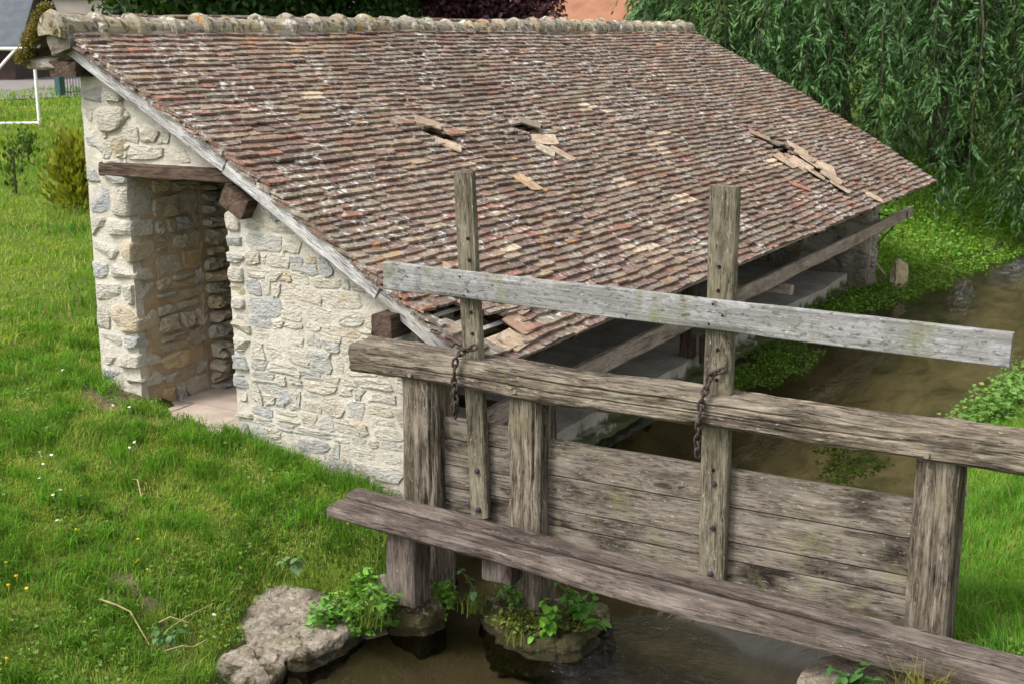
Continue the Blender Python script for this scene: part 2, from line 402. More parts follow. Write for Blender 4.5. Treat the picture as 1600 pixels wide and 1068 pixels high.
def m_concrete():
    t = NT('slab_concrete'); p = t.pos(); c = t.ramp(t.noise(p, 3, 6, .65), [(.3, (.24, .22, .19)), (.7, (.40, .38, .33))])
    c = t.mix(t.ramp(t.noise(p, 14, 4), [(.58, 0.), (.7, .5)]), c, (.15, .135, .11))
    zz = t.sep(p, 2)
    mo = t.ramp(t.math('ADD', t.math('MULTIPLY', zz, -2.6), t.math('MULTIPLY', t.noise(p, 5, 4), 1.3)), [(.2, 0.), (.42, .95)])
    c = t.mix(mo, c, (.05, .062, .016))
    return t.done(t.pbr(c, .9, t.bump(t.noise(p, 22, 6, .7), .5, .02), .2))
M_CONC = m_concrete()
def m_rock(mossy=.66):
    t = NT('bank_rock'); p = t.pos(); c = t.ramp(t.noise(p, 7, 9, .72), [(.32, (.18, .145, .11)), (.48, (.36, .305, .24)), (.64, (.56, .49, .40))])
    c = t.mix(t.ramp(t.noise(p, 30, 6, .75), [(.50, 0.), (.62, .8)]), c, (.17, .14, .11))
    zz = t.sep(p, 2)
    mo = t.ramp(t.math('ADD', t.math('MULTIPLY', zz, -2.2), t.math('MULTIPLY', t.noise(p, 8, 6, .7), 1.5)), [(mossy, 0.), (mossy + .2, .95)])
    c = t.mix(mo, c, (.060, .052, .02))
    c = t.mix(t.ramp(t.noise(p, 4.3, 6, .7), [(.56, 0.), (.66, .65)]), c, (.17, .15, .06))
    wet = t.ramp(t.math('ADD', zz, t.math('MULTIPLY', t.noise(p, 9, 3), .06)), [(-.05, 1.), (.0, 0.)])
    c = t.mix(t.math('MULTIPLY', wet, .6), c, (.022, .019, .012))
    h = t.math('ADD', t.noise(p, 11, 10, .76), t.math('MULTIPLY', t.voro(t.scale(p, (1, 1, 2)), 13, 'DISTANCE_TO_EDGE'), .5))
    return t.done(t.pbr(c, t.math('SUBTRACT', .93, t.math('MULTIPLY', wet, .5)), t.bump(h, 1.0, .07), .15))
M_ROCK = m_rock(); M_WETROCK = m_rock(.40)
M_SLAB = m_plain('paving_stone', (.38, .31, .26), .9, .2, 5, .5)
M_IRON = m_plain('rusty_iron', (.06, .045, .038), .7, .5, 40, .6, .5, .4)
M_BOLT = m_plain('bolt_steel', (.035, .036, .04), .6, .5, 60, .5, .3, .4)
M_HOLE = m_plain('hole_nail_dark', (.012, .01, .008), 1, .2, 30, .1)
M_BLACKIRON = m_plain('black_iron', (.015, .015, .016), .6, .3, 30, .2, .3, .4)
M_WHITE = m_plain('white_paint', (.78, .78, .76), .5, .06, 3, .05, 0, .4)
M_SLATE = m_plain('slate', (.075, .085, .10), .7, .2, 2, .2)
M_BROWNWALL = m_plain('brown_boarding', (.045, .03, .024), .85, .3, 2, .2)
M_PLASTER = m_plain('pale_render', (.52, .47, .40), .95, .12, 1.2, .3)
M_REDROOF = m_plain('red_roof_tile', (.27, .125, .075), .9, .2, 1.5, .4)
M_ASPHALT = m_plain('asphalt', (.17, .155, .15), .95, .12, 1.5, .2)
M_GREENPOST = m_plain('green_paint', (.03, .075, .06), .5, .2, 4, .1)
M_GREYMETAL = m_plain('grey_wire', (.11, .12, .125), .6, .2, 4, .1)
M_MOSS = m_plain('moss', (.13, .115, .02), 1, .5, 18, 1.0)
M_STRAW = m_plain('dry_straw', (.36, .28, .15), .9, .2, 20, .2)
M_PETAL = m_plain('white_petal', (.8, .8, .78), .8, .02, 10, 0)
M_YELLOW = m_plain('yellow_petal', (.75, .52, .02), .8, .1, 10, 0)
M_DARKGLASS = m_plain('window_dark', (.02, .022, .025), .15, .1, 2, 0, 0, .5)

def m_leaf(name, trans=.35, gloss=.45, spec=.3):
    t = NT(name); c = t.attr('tint', 'Color')
    p = t.pbr(c, gloss, None, spec)
    tr = t.n('ShaderNodeBsdfTranslucent'); t.set(tr.inputs['Color'], t.mix(1.0, c, (1.15, 1.25, .55), 'MULTIPLY'))
    m = t.n('ShaderNodeMixShader'); m.inputs[0].default_value = trans
    t.t.links.new(p, m.inputs[1]); t.t.links.new(tr.outputs[0], m.inputs[2])
    return t.done(m.outputs[0])
M_GRASS = m_leaf('grass_blade', .42, .6, .12); M_LEAF = m_leaf('leaf', .3, .5, .3)

def m_ground():
    t = NT('turf_soil'); p = t.pos(); zz = t.sep(p, 2)
    g = t.ramp(t.noise(p, 1.1, 6, .7), [(.28, (.05, .085, .010)), (.5, (.10, .155, .018)), (.7, (.16, .19, .035))])
    g = t.mix(t.ramp(t.noise(p, 24, 5, .7), [(.4, .55), (.6, 0.)]), g, (.022, .032, .007))
    soil = t.ramp(t.noise(p, 9, 6, .7), [(.3, (.08, .062, .036)), (.7, (.20, .155, .10))])
    c = t.mix(t.ramp(t.math('ADD', t.attr('tint', 'Fac'), t.math('MULTIPLY', t.noise(p, 12, 4), .5)), [(.42, 0.), (.72, 1.)]), g, soil)
    mud = t.ramp(t.noise(t.scale(p, (1.2, 2.6, 1)), 1.0, 8, .68, .6), [(.30, (.20, .18, .125)), (.47, (.44, .395, .285)), (.64, (.64, .58, .43))])
    mud = t.mix(t.math('MULTIPLY', t.ramp(t.math('MULTIPLY', t.sep(p, 0), .1), [(.74, 1.), (.82, 0.)]), .8), mud, (.21, .185, .138))      # dark silt in the lower pool
    mud = t.mix(t.math('MULTIPLY', t.ramp(t.math('ADD', zz, .5), [(.40, 0.), (.44, 1.)]), .85), mud, (.05, .04, .026))
    low = t.ramp(t.math('ADD', zz, t.math('MULTIPLY', t.noise(p, 6, 3), .08)), [(.05, 1.), (.11, 0.)])
    c = t.mix(low, c, mud)
    return t.done(t.pbr(c, .98, t.bump(t.noise(p, 18, 6, .7), .7, .04), .08))
M_GROUND = m_ground()

def m_water():
    t = NT('stream_water'); p = t.pos()
    fr = t.n('ShaderNodeFresnel'); fr.inputs['IOR'].default_value = 1.33
    # gentle flow lines everywhere, a riffle where the stream spills past the island
    v = t.n('ShaderNodeVectorMath'); v.operation = 'DISTANCE'; t.set(v.inputs[0], p); v.inputs[1].default_value = (6.82, 3.05, -.08)
    msk = t.ramp(t.math('MULTIPLY', v.outputs['Value'], .8), [(.10, 1.), (.55, 0.)])
    calm = t.noise(t.scale(p, (2.2, 6, 1)), 1, 3, .5, .3)
    rip = t.noise(t.scale(p, (30, 10, 1)), 1, 3, .5, 1.4)
    h = t.math('ADD', t.math('MULTIPLY', calm, .07), t.math('MULTIPLY', t.math('MULTIPLY', t.math('SUBTRACT', rip, .5), msk), .6))
    nrm = t.bump(h, 1.0, .16)
    gl = t.n('ShaderNodeBsdfGlossy'); gl.inputs['Roughness'].default_value = .04; t.set(gl.inputs['Normal'], nrm)
    t.set(fr.inputs['Normal'], nrm)
    tr = t.n('ShaderNodeBsdfTransparent'); tr.inputs['Color'].default_value = (.44, .42, .33, 1)
    m = t.n('ShaderNodeMixShader'); t.set(m.inputs[0], fr.outputs[0]); t.t.links.new(tr.outputs[0], m.inputs[1]); t.t.links.new(gl.outputs[0], m.inputs[2])
    return t.done(m.outputs[0])
M_WATER = m_water()

# ---------------------------------------------------------------- terrain
YLx = [-40, 5.0, 5.6, 6.3, 6.6, 6.95, 7.4, 7.6, 19.6, 20.5, 22, 25, 30, 60, 400]
YLy = [5.2, 5.0, 5.0, 4.86, 4.66, 4.62, 4.80, 5.3, 5.35, 4.9, 4.35, 3.9, 3.5, 3.0, 3.0]
YRx = [-40, 6.5, 7.4, 8.5, 11, 13, 15, 25, 60, 400]
YRy = [1.2, 1.6, 1.72, 1.75, 1.95, 2.25, 2.05, 1.0, -1, -1]
def yl(x): return np.interp(x, YLx, YLy)
def yr(x): return np.interp(x, YRx, YRy)
LD = [0, .1, .5, .7, 1.2, 2.0, 2.9, 3.5, 5]; LZ = [.0, .16, .36, .46, .56, .68, .85, .93, 1.0]; LZ2 = [.0, .05, .12, .22, .46, .66, .85, .93, 1.0]
RD = [0, .15, .5, 1.5, 4, 8]; RZ = [.0, .18, .36, .55, .85, 1.0]
def ground(x, y):
    x = np.asarray(x, float); y = np.asarray(y, float)
    wob = vn2(x, y, 1.7, 3) * .07
    dl = y - (yl(x) + wob); dr = (yr(x) + wob) - y
    ins = np.minimum(-dl, -dr)                                   # >0 in the water
    shore = np.clip((7.1 - x) / .6, 0, 1)                        # the bank runs lower below the footbridge
    zl = np.interp(dl, LD, LZ) * (1 - shore) + np.interp(dl, LD, LZ2) * shore
    z = np.where(dl > 0, zl, np.where(dr > 0, np.interp(dr, RD, RZ), -np.clip(ins * 3.0, 0, .13) - np.clip((ins - .05) * .7, 0, .18)))
    z = z + np.where(ins > 0, vn2(x, y, 1.3, 8) * .05, (vn2(x, y, .55, 4) * .05 + vn2(x, y, 2.6, 5) * .022))
    hol = np.exp(-(((x - 6.16) / .36) ** 2 + ((y - 5.2) / .42) ** 2) ** 2) + np.exp(-(((x - 5.58) / .24) ** 2 + ((y - 5.08) / .2) ** 2) ** 2)
    z = z - .2 * hol * (z > 0)
    bld = (x > 7.75) & (x < 19.35) & (y > 5.35) & (y < 8.1)
    far_ = (x > 19.8) & (dl > 0)
    z = np.where(far_, np.interp(dl, [0, .4, 1.2, 3, 6], [.0, .12, .35, .7, 1.0]) + vn2(x, y, .9, 6) * .06, z)
    z = np.where((x > 7.4) & (x < 7.8) & (y > 6.9) & (y < 7.7), .68, z)
    return np.where(bld, .05, z)
def axis(segs):
    out = []
    for a, b, st in segs: out += list(np.arange(a, b, st))
    return np.array(out + [segs[-1][1]])
gx = axis([(-400, -40, 60), (-40, 2, 3), (2, 9, .1), (9, 27, .22), (27, 62, 1.2), (62, 900, 60)])
gy = axis([(-400, -40, 60), (-40, -1, 2), (-1, 9, .1), (9, 22, .4), (22, 60, 1.6), (60, 900, 60)])
GX, GY = np.meshgrid(gx, gy, indexing='ij')
GZ = ground(GX, GY)
V = np.stack([GX, GY, GZ], -1).reshape(-1, 3)
nx, ny = len(gx), len(gy)
ii = (np.arange(nx - 1)[:, None] * ny + np.arange(ny - 1)[None]).ravel()
def worn_amount(x, y):
    """0 = full turf, 1 = bare soil; shared by the soil colour and the blades"""
    a = np.clip((vn2(x, y, 1.9, 41, 4) - .40) * 4, 0, .8)
    d = np.hypot((x - 7.25) * .9, (y - 8.0) * .75) + .16 * vn2(x, y, 3.5, 9)
    a = np.maximum(a, np.clip((.33 - d) * 9, 0, 1))
    d2 = np.hypot((x - 7.3) * 1.2, y - 7.35) + .2 * vn2(x, y, 3, 19)
    a = np.maximum(a, np.clip((.20 - d2) * 4, 0, 1))
    st = np.clip(1 - np.abs(XGW - x) / .14, 0, 1) * (y > 5.1) * (y < 8.5); a = np.maximum(a, np.clip(st * 2 * (vn2(x, y, 4, 23) + .55), 0, 1))
    a = np.maximum(a, np.clip((.25 - np.hypot(x - 5.35, y - 5.5)) * 4, 0, .8) * (vn2(x, y, 5, 29) > -.2))
    return a
XGW = 7.48
GW = worn_amount(V[:, 0], V[:, 1]) * (V[:, 0] < 9) * (V[:, 1] > 4.5)
gnd = mobj('ground', V, np.stack([ii, ii + ny, ii + ny + 1, ii + 1], -1), M_GROUND, smooth=True, cols=np.stack([GW, GW, GW], -1))
tag(gnd, 'grassy ground and muddy stream bed of the site', None, None, 'structure')

# water: one surface, dropping a little as it spills under the gate
def water_sheet(label):
    xs = list(np.linspace(-14, 6.6, 24)) + list(np.linspace(6.7, 7.35, 14)) + list(np.linspace(7.6, 90, 60)); V = []; F = []
    for i, x in enumerate(xs):
        t = min(max((x - 6.8) / .45, 0), 1); z = -.08 + .08 * t * t * (3 - 2 * t)
        V += [(x, float(yr(x)) - .5, z), (x, float(yl(x)) + .4, z)]
        if i: F.append((2 * i - 2, 2 * i, 2 * i + 1, 2 * i - 1))
    return tag(mobj('stream_water', V, F, M_WATER, smooth=True), label, None, None, 'structure')
water_sheet('shallow brown stream running past the wash house and under the sluice')

# ---------------------------------------------------------------- wash house
XG = 7.48                                   # outer face of the near gable
SL = .585; CA = 1 / math.sqrt(1 + SL * SL); SA = SL * CA
Y0, Z0 = 4.45, 1.535                         # lower tile edge of the roof plane
def roof_z(y): return Z0 + SL * (y - Y0)
wash = thing('wash_house', 'old stone wash house with a long mossy clay tile roof beside the stream', 'building', (13.5, 6.5, .2))

STONE_COLS = [(.47, .44, .38), (.42, .39, .34), (.34, .345, .34), (.26, .28, .30), (.40, .33, .23), (.50, .47, .42), (.30, .315, .33), (.44, .37, .27)]
def pick(cols, r, jit=.12):
    c = np.array(cols[r.integers(len(cols))]) * (1 + r.uniform(-jit, jit)); return tuple(np.clip(c, .02, .9))
def cell_stone(parent, frame, poly, prot, col, r, name='stone'):
    """one rubble stone from its outline: sunk rim, rough shoulder, broken face"""
    P = np.array(poly); c = P.mean(0); n = len(P); V = []
    tx, ty = r.uniform(-.6, .6, 2) * prot; ext = np.maximum(np.ptp(P, axis=0), .02)
    for k, d in ((1.02, -.03), (.995, prot * .25), (.945, prot * .85), (.6, prot)):
        for i in range(n):
            q = c + (P[i] - c) * k; rel = (q - c) / ext
            dd = d + ((r.uniform(-.35, .35) * prot + tx * rel[0] + ty * rel[1]) if d > prot * .5 else 0)
            V.append(frame(q[0], q[1], dd))
    V.append(frame(c[0] + ext[0] * r.uniform(-.1, .1), c[1] + ext[1] * r.uniform(-.1, .1), prot * r.uniform(.7, 1.3)))
    F = []
    for q in range(3):
        for i in range(n): F.append((q * n + i, q * n + (i + 1) % n, (q + 1) * n + (i + 1) % n, (q + 1) * n + i))
    for i in range(n): F.append((3 * n + i, 3 * n + (i + 1) % n, 4 * n))
    o = mobj(name, V, F, M_STONE, parent); o.color = (*col, 1)
    return o
def rubble(parent, frame, a0, a1, b0, b1, ok, seed, rows=(.085, .16), widths=(.12, .36), prot=(.008, .03), skip=.08, gap=(.003, .013), colf=None, split=.25, wav=.04):
    r = np.random.default_rng(seed)
    lev = [b0]
    while lev[-1] < b1: lev.append(lev[-1] + r.uniform(*rows))
    def B(i, a): return lev[i] + wav * float(vn2(np.array(a), np.array(i * 3.7), 2.2, seed + i, 1)) if i else lev[0]
    for i in range(len(lev) - 1):
        a = a0; js = [(a0, r.normal() * .01)]
        while a < a1 - .05:
            a = min(a1, a + r.uniform(*widths) * (1 if r.random() > .25 else .5))
            if a1 - a < .07: a = a1
            js.append((a, r.normal() * .022 if a < a1 else 0))
        for (al, sl), (ar, sr) in zip(js[:-1], js[1:]):
            parts = [(0., 1.)]
            if r.random() < split and ar - al > .14: m = r.uniform(.35, .65); parts = [(0., m), (m, 1.)]
            for (t0, t1) in parts:
                if r.random() < skip: continue
                def pt(x, t):
                    aa = al + (ar - al) * x + (sl * (1 - x) + sr * x) * (t - .5) * 2
                    return (aa, B(i, aa) * (1 - t) + B(i + 1, aa) * t)
                E = [pt(0.02, t0), pt(.33, t0), pt(.67, t0), pt(.98, t0), pt(1, t0 + (t1 - t0) * .3), pt(1, t0 + (t1 - t0) * .7), pt(.98, t1), pt(.67, t1), pt(.33, t1), pt(.02, t1), pt(0, t0 + (t1 - t0) * .7), pt(0, t0 + (t1 - t0) * .3)]
                E = np.array(E); c = E.mean(0); ex = np.ptp(E, axis=0)
                g = r.uniform(*gap); k = np.maximum(1 - 2 * g / np.maximum(ex, .03), .45)
                if r.random() < .12: k = k * r.uniform(.66, .9, 2)
                E = c + (E - c) * k
                cr = [0, 3, 6, 9]
                for q in cr: E[q] = E[q] + (c - E[q]) * r.uniform(.0, .2)
                E = E + r.normal(size=E.shape) * np.minimum(ex, .2) * .05
                if not ok(c[0], c[1], ex[0] * k[0], ex[1] * k[1]): continue
                cell_stone(parent, frame, E, r.uniform(*prot), pick(colf(*c) if colf else STONE_COLS, r), r)

def skin_box(name, a0, a1, zlo, zhi, d0, d1, frame, mat, parent, step=.07, amp=.007, seed=0):
    """solid wall piece whose bottom and top follow zlo(a), zhi(a); all faces gridded and unevenly displaced"""
    na = max(2, int((a1 - a0) / step) + 1); H = max(zhi(a0), zhi(a1)) - min(zlo(a0), zlo(a1)); nb = max(2, int(H / step) + 1); nd = max(2, int(abs(d1 - d0) / step) + 1)
    A = np.linspace(a0, a1, na); T = np.linspace(0, 1, nb); D = np.linspace(d0, d1, nd)
    V = []; F = []
    def grid(P):
        k, l = P.shape[:2]; b = sum(len(x) for x in V); V.append(P.reshape(-1, 3))
        for i in range(k - 1):
            for j in range(l - 1): F.append((b + i * l + j, b + (i + 1) * l + j, b + (i + 1) * l + j + 1, b + i * l + j + 1))
    def pt(a, t, d): return frame(a, zlo(a) + t * (zhi(a) - zlo(a)), d)
    for d in (d0, d1): grid(np.array([[pt(a, t, d) for t in T] for a in A]))
    for a in (a0, a1): grid(np.array([[pt(a, t, d) for t in T] for d in D]))
    for t in (0., 1.): grid(np.array([[pt(a, t, d) for d in D] for a in A]))
    V = np.concatenate(V)
    off = np.stack([fbm(V, 5, seed, 3), fbm(V, 5, seed + 7, 3), fbm(V, 5, seed + 13, 3) * .4], -1) * amp * 1.6
    return mobj(name, V + off, F, mat, parent, smooth=True)

def fr_g(a, b, d): return (XG - d, a, b)            # gable frame: a = Y, b = Z, d outwards
def fr_in(a, b, d): return (a, 7.90 - d, b)          # inner face of the back wall: a = X
def under(y): return roof_z(y) - .14
gable = skin_box('gable_wall', 5.12, 6.86, lambda a: .25, under, 0, -.46, fr_g, M_MORTAR, wash, seed=1)
over = skin_box('lintel_wall', 6.86, 7.905, lambda a: 2.775, under, 0, -.44, fr_g, M_MORTAR, wash, seed=2)
back = skin_box('back_wall', XG, 19.75, lambda a: .4, lambda a: 3.56, 0, -.45, fr_in, M_MORTAR, wash, step=.12, seed=3)
dry = skin_box('inner_wall', 8.22, 19.3, lambda a: .3, lambda a: 3.4, .05, -.2, fr_in, M_DRYJOINT, wash, step=.12, amp=.03, seed=4)

def gcol(a, b):
    if b < 1.35: return [(.33, .34, .35), (.43, .42, .39), (.49, .46, .39), (.53, .49, .42), (.49, .44, .35), (.47, .44, .38)]
    return [(.50, .465, .39), (.54, .50, .42), (.47, .38, .25), (.43, .425, .40), (.51, .46, .37), (.35, .36, .37), (.54, .50, .425), (.53, .48, .39), (.52, .48, .41), (.54, .50, .43)]
rubble(gable, fr_g, 5.14, 6.70, .40, 2.9, lambda a, b, w, h: b + h / 2 < under(a - w * .45) - .02, 21, rows=(.075, .15), widths=(.12, .38), prot=(.002, .017), skip=.03, gap=(.001, .012), colf=gcol)
rubble(over, fr_g, 6.9, 8.14, 2.80, 3.6, lambda a, b, w, h: b + h / 2 < under(a - w * .45) - .02, 22, rows=(.11, .2), widths=(.16, .40), prot=(.006, .022), colf=gcol)
# end of the back wall: big quoins and fillers
def quoin(parent, c, size, seed, col):
    o = rock('stone', c, size, M_STONE, parent, seed=seed, rough=.08, sub=3, power=.34, cuts=5); o.color = (*col, 1); return o
rq = np.random.default_rng(5)
zq = .66; k = 0
while zq < 3.40:
    h = rq.uniform(.12, .26); wid = rq.uniform(.25, .34) if k % 2 else rq.uniform(.15, .22); dp = rq.uniform(.14, .2)
    quoin(back, (XG + dp * 1.1 - .012 - rq.uniform(0, .012), 8.366 - wid / 2 + rq.normal() * .008, zq + h / 2), (dp * 1.1, wid / 2 * 1.08, h / 2 * 1.08), 100 + k, pick([(.33, .35, .37), (.46, .43, .37), (.50, .47, .41), (.38, .385, .385)], rq))
    wl = 8.365 - wid - 7.885
    nq = 2 if h > .19 and rq.random() > .4 else 1
    for q in range(nq):
        wi = wl * rq.uniform(.84, .98); hh = h / nq
        quoin(back, (XG + .12 - .014, 7.882 + wi / 2, zq + hh * (q + .5)), (.152, wi / 2 * 1.08, hh / 2 * rq.uniform(.95, 1.08)), 200 + k * 3 + q, pick([(.48, .44, .37), (.50, .47, .41), (.44, .35, .23), (.38, .38, .37)], rq))
    zq += h + .012; k += 1
# jamb stones of the right hand wall
zq = .50; k = 0
while zq < 2.45:
    h = rq.uniform(.075, .17); wid = rq.uniform(.14, .24)
    quoin(gable, (XG + .12 - .014, 6.885 - wid / 2, zq + h / 2), (.14, wid / 2, h / 2 * .95), 300 + k, pick(gcol(0, 2), rq)); zq += h + .014; k += 1
reveal = skin_box('reveal_wall', 7.56, 8.24, lambda a: .55, lambda a: 2.7, .012, -.1, fr_in, m_mortar('tan_mortar', (.43, .335, .22), (.29, .215, .135)), wash, step=.05, amp=.012, seed=14)
def fr_rv(a, b, d): return fr_in(a, b, d + .012)
# inside of the doorway, mortared then dry laid
rubble(reveal, fr_rv, 7.70, 8.26, .70, 2.66, lambda a, b, w, h: True, 31, rows=(.10, .2), widths=(.2, .40), prot=(.01, .04), skip=.05, gap=(.004, .018), colf=lambda a, b: [(.44, .36, .25), (.38, .31, .21), (.50, .35, .17), (.36, .35, .33), (.46, .40, .30)])
rubble(dry, fr_in, 8.25, 10.4, .5, 3.0, lambda a, b, w, h: True, 32, rows=(.07, .15), widths=(.2, .46), prot=(.07, .15), skip=.02, gap=(.002, .01), split=.1, colf=lambda a, b: [(.42, .35, .25), (.34, .285, .2), (.48, .375, .23), (.36, .34, .3)])

def pfr(a, b, d): return (19.4 - d, a, b)
farw = skin_box('far_wall', 5.10, 7.9, lambda a: -.1, under, 0, -.40, pfr, M_MORTAR, wash, step=.12, seed=6)
rubble(farw, pfr, 5.12, 7.4, .1, 2.6, lambda a, b, w, h: b + h / 2 < under(a - w * .4) - .05, 41, rows=(.12, .2), widths=(.2, .42), prot=(.015, .05), skip=.05)
def pfr2(a, b, d): return (a, 5.10 - d, b)
rubble(farw, pfr2, 19.42, 19.8, .05, 1.65, lambda a, b, w, h: a + w / 2 < 19.85, 42, rows=(.13, .2), widths=(.16, .36), prot=(.015, .05), skip=.02)

# floor: washing slab by the water, raised paving at the door
def fr_s(a, b, d): return (a, 5.38 - d, b)
skin_box('washing_slab', 7.62, 19.25, lambda a: -.42, lambda a: .235 + .01 * math.sin(a * 2), 0, -1.9, fr_s, M_CONC, wash, step=.16, amp=.02, seed=9)
skin_box('slab_footing', 7.62, 19.2, lambda a: -.45, lambda a: .07 + .03 * math.sin(a * 3.1), .13, -.05, fr_s, M_CONC, wash, step=.12, amp=.05, seed=10)
for k, (x0, x1, y0, y1, z) in enumerate([(7.33, 7.84, 6.90, 7.66, .735), (7.86, 8.5, 6.9, 7.86, .74), (8.52, 9.4, 6.9, 7.86, .73), (7.52, 7.84, 7.68, 7.87, .735)]):
    skin_box('paving_slab', y0, y1, lambda a: z - .4, lambda a: z + .0 * a, -x0 + XG, -x1 + XG, fr_g, M_SLAB, wash, step=.15, amp=.012, seed=50 + k)

# timbers of the gable
timber('lintel', (7.66, 8.16, 2.715), (7.66, 6.70, 2.73), .46, .11, M_DARKOAK, wash, seed=3, rough=.004)
timber('purlin', (7.36, 6.69, 2.55), (8.6, 6.69, 2.55), .25, .17, M_DARKOAK, wash, seed=4, up=(0, -SL, 1))
timber('purlin', (7.22, 5.255, 1.79), (19.9, 5.255, 1.79), .17, .17, M_DARKOAK, wash, seed=5, seg=.12)
timber('wall_plate', (7.30, 8.34, 3.50), (19.8, 8.30, 3.52), .30, .12, M_DARKOAK, wash, seed=6, seg=.2)
timber('roof_post', (13.3, 5.46, .23), (13.3, 5.46, 1.78), .15, .15, M_DARKOAK, wash, up=(1, 0, 0), seed=8)

# ---- roof
roof = node('roof', wash)
UP = (0, -SA, CA)                              # roof normal
def rp(x, s, n=0.0):                            # roof point: x along ridge, s up the slope, n off the plane
    und = .034 * float(vn2(np.array(x), np.array(s), .55, 12, 2)) + .05 * math.sin(min(max(s / 4.5, 0), 1) * math.pi) - .02
    return (x, Y0 + s * CA - SA * (n + und), Z0 + s * SA + CA * (n + und))
for k, (s0, s1, x) in enumerate([(2.62, 4.45, 7.345), (1.02, 2.60, 7.335), (.16, 1.0, 7.345)]):
    a, b = rp(x, s0, -.075), rp(x, s1, -.075)
    timber('barge_board', a, b, .035, .125, M_BARGE if k < 2 else M_BARGE2, roof, up=UP, seed=20 + k, rough=.004, bev=.006)
for k, x in enumerate(np.arange(7.62, 20.0, .62)):
    timber('rafter', rp(x, .08, -.09), rp(x, 4.45, -.09), .075, .10, M_DARKOAK, roof, up=UP, seed=40 + k, seg=.4)
for (x0, x1, ss) in [(7.37, 8.5, (.26, .38, .50, .62, .74)), (9.6, 10.5, (2.46, 2.58, 2.70)), (11.1, 11.9, (2.32, 2.44, 2.56)), (16.0, 17.2, (1.2, 1.32, 1.44, 1.56, 1.68))]:
    for q, s_ in enumerate(ss):
        timber('lath', rp(x0, s_, -.018), rp(x1, s_, -.018), .035, .014, M_LATH, roof, up=UP, seed=70 + q, seg=.3, rough=.001, bev=.003)
timber('eave_lath', rp(7.36, .06, -.015), rp(20.3, .06, -.015), .07, .02, M_RAILWOOD, roof, up=UP, seed=77, seg=.4)

TL, TW, EXP = .205, .25, .083
PAL = [((.19, .115, .092), 7), ((.235, .165, .13), 5), ((.135, .085, .074), 6), ((.25, .20, .155), 3.5), ((.105, .078, .07), 4), ((.245, .105, .08), 2.6), ((.29, .215, .145), 1.8), ((.20, .18, .148), 3.5), ((.36, .27, .185), .8), ((.33, .145, .10), .6), ((.165, .10, .098), 4)]
PW = np.array([w for _, w in PAL]); PW = PW / PW.sum(); PC = np.array([c for c, _ in PAL])
def tile_shape(seed):
    r = np.random.default_rng(seed); c1, c2 = r.uniform(.004, .026, 2); e = r.uniform(-.008, .008, 4)
    if seed % 4 == 0: e[1] += r.uniform(.01, .025)
    o = np.array([(-.5, TL), (-.5, c1 + e[0]), (-.5 + c1 / TW, e[1]), (0.03, e[3] * 1.2), (.5 - c2 / TW, e[2]), (.5, c2), (.5, TL)])
    t = .017 + r.uniform(0, .006); V = []
    for top in (0, 1):
        for x, y in o:
            camber = .006 * (1 - (2 * x) ** 2) * r.uniform(.3, 1)
            V.append((x, y, (t if top else 0) + camber))
    n = len(o); F = [tuple(range(n))[::-1], tuple(n + i for i in range(n))] + [(i, (i + 1) % n, n + (i + 1) % n, n + i) for i in range(n)]
    return np.array(V), F
SHAPES = [tile_shape(500 + i) for i in range(12)]
def inpoly(x, y, P):
    c = False
    for i in range(len(P)):
        x1, y1 = P[i]; x2, y2 = P[i - 1]
        if (y1 > y) != (y2 > y) and x < (x2 - x1) * (y - y1) / (y2 - y1) + x1: c = not c
    return c
HOLES = [[(7.42, .66), (7.78, .64), (8.06, .46), (8.00, .27), (7.70, .27), (7.44, .42)], [(9.80, 2.70), (10.12, 2.64), (10.16, 2.40), (9.86, 2.44)],
         [(11.33, 2.62), (11.62, 2.52), (11.66, 2.26), (11.36, 2.34)], [(16.30, 1.76), (16.60, 1.62), (16.90, 1.36), (16.80, 1.16), (16.45, 1.24), (16.26, 1.5)]]
PALE_SPOTS = [(13.97, 2.0, .17), (13.6, 1.83, .16), (13.47, 1.70, .16), (13.16, 2.62, .15), (13.5, 2.5, .15), (11.92, 1.36, .15), (12.6, .95, .14), (9.2, 1.6, .13), (14.8, 2.6, .15), (8.9, .9, .12), (12.2, 2.1, .13), (9.0, 3.2, .13), (10.6, .55, .13), (11.0, .45, .13), (18.2, 1.9, .15), (10.4, 1.15, .12), (15.9, 1.1, .18), (16.1, .98, .16), (9.9, 2.26, .13), (8.0, .18, .12), (7.8, .13, .12)]
def tile_frame(x, s, yaw, tilt, w, nlift=0.0):
    p = np.array(rp(x, s, .046 + nlift)); d = np.array([0, CA, SA]); n = np.array([0, -SA, CA]); X = np.array([1., 0, 0])
    a = math.asin(.046 / TL) + tilt
    y2 = d * math.cos(a) - n * math.sin(a); n2 = n * math.cos(a) + d * math.sin(a)
    X2 = X * math.cos(yaw) + y2 * math.sin(yaw); y3 = y2 * math.cos(yaw) - X * math.sin(yaw)
    return p, X2 * w, y3, n2
def x_end(s): return 20.45 - .60 * min(s / 4.4, 1) + .02 * math.sin(s * 9)
tiles = []
row = 0; s = 0.0
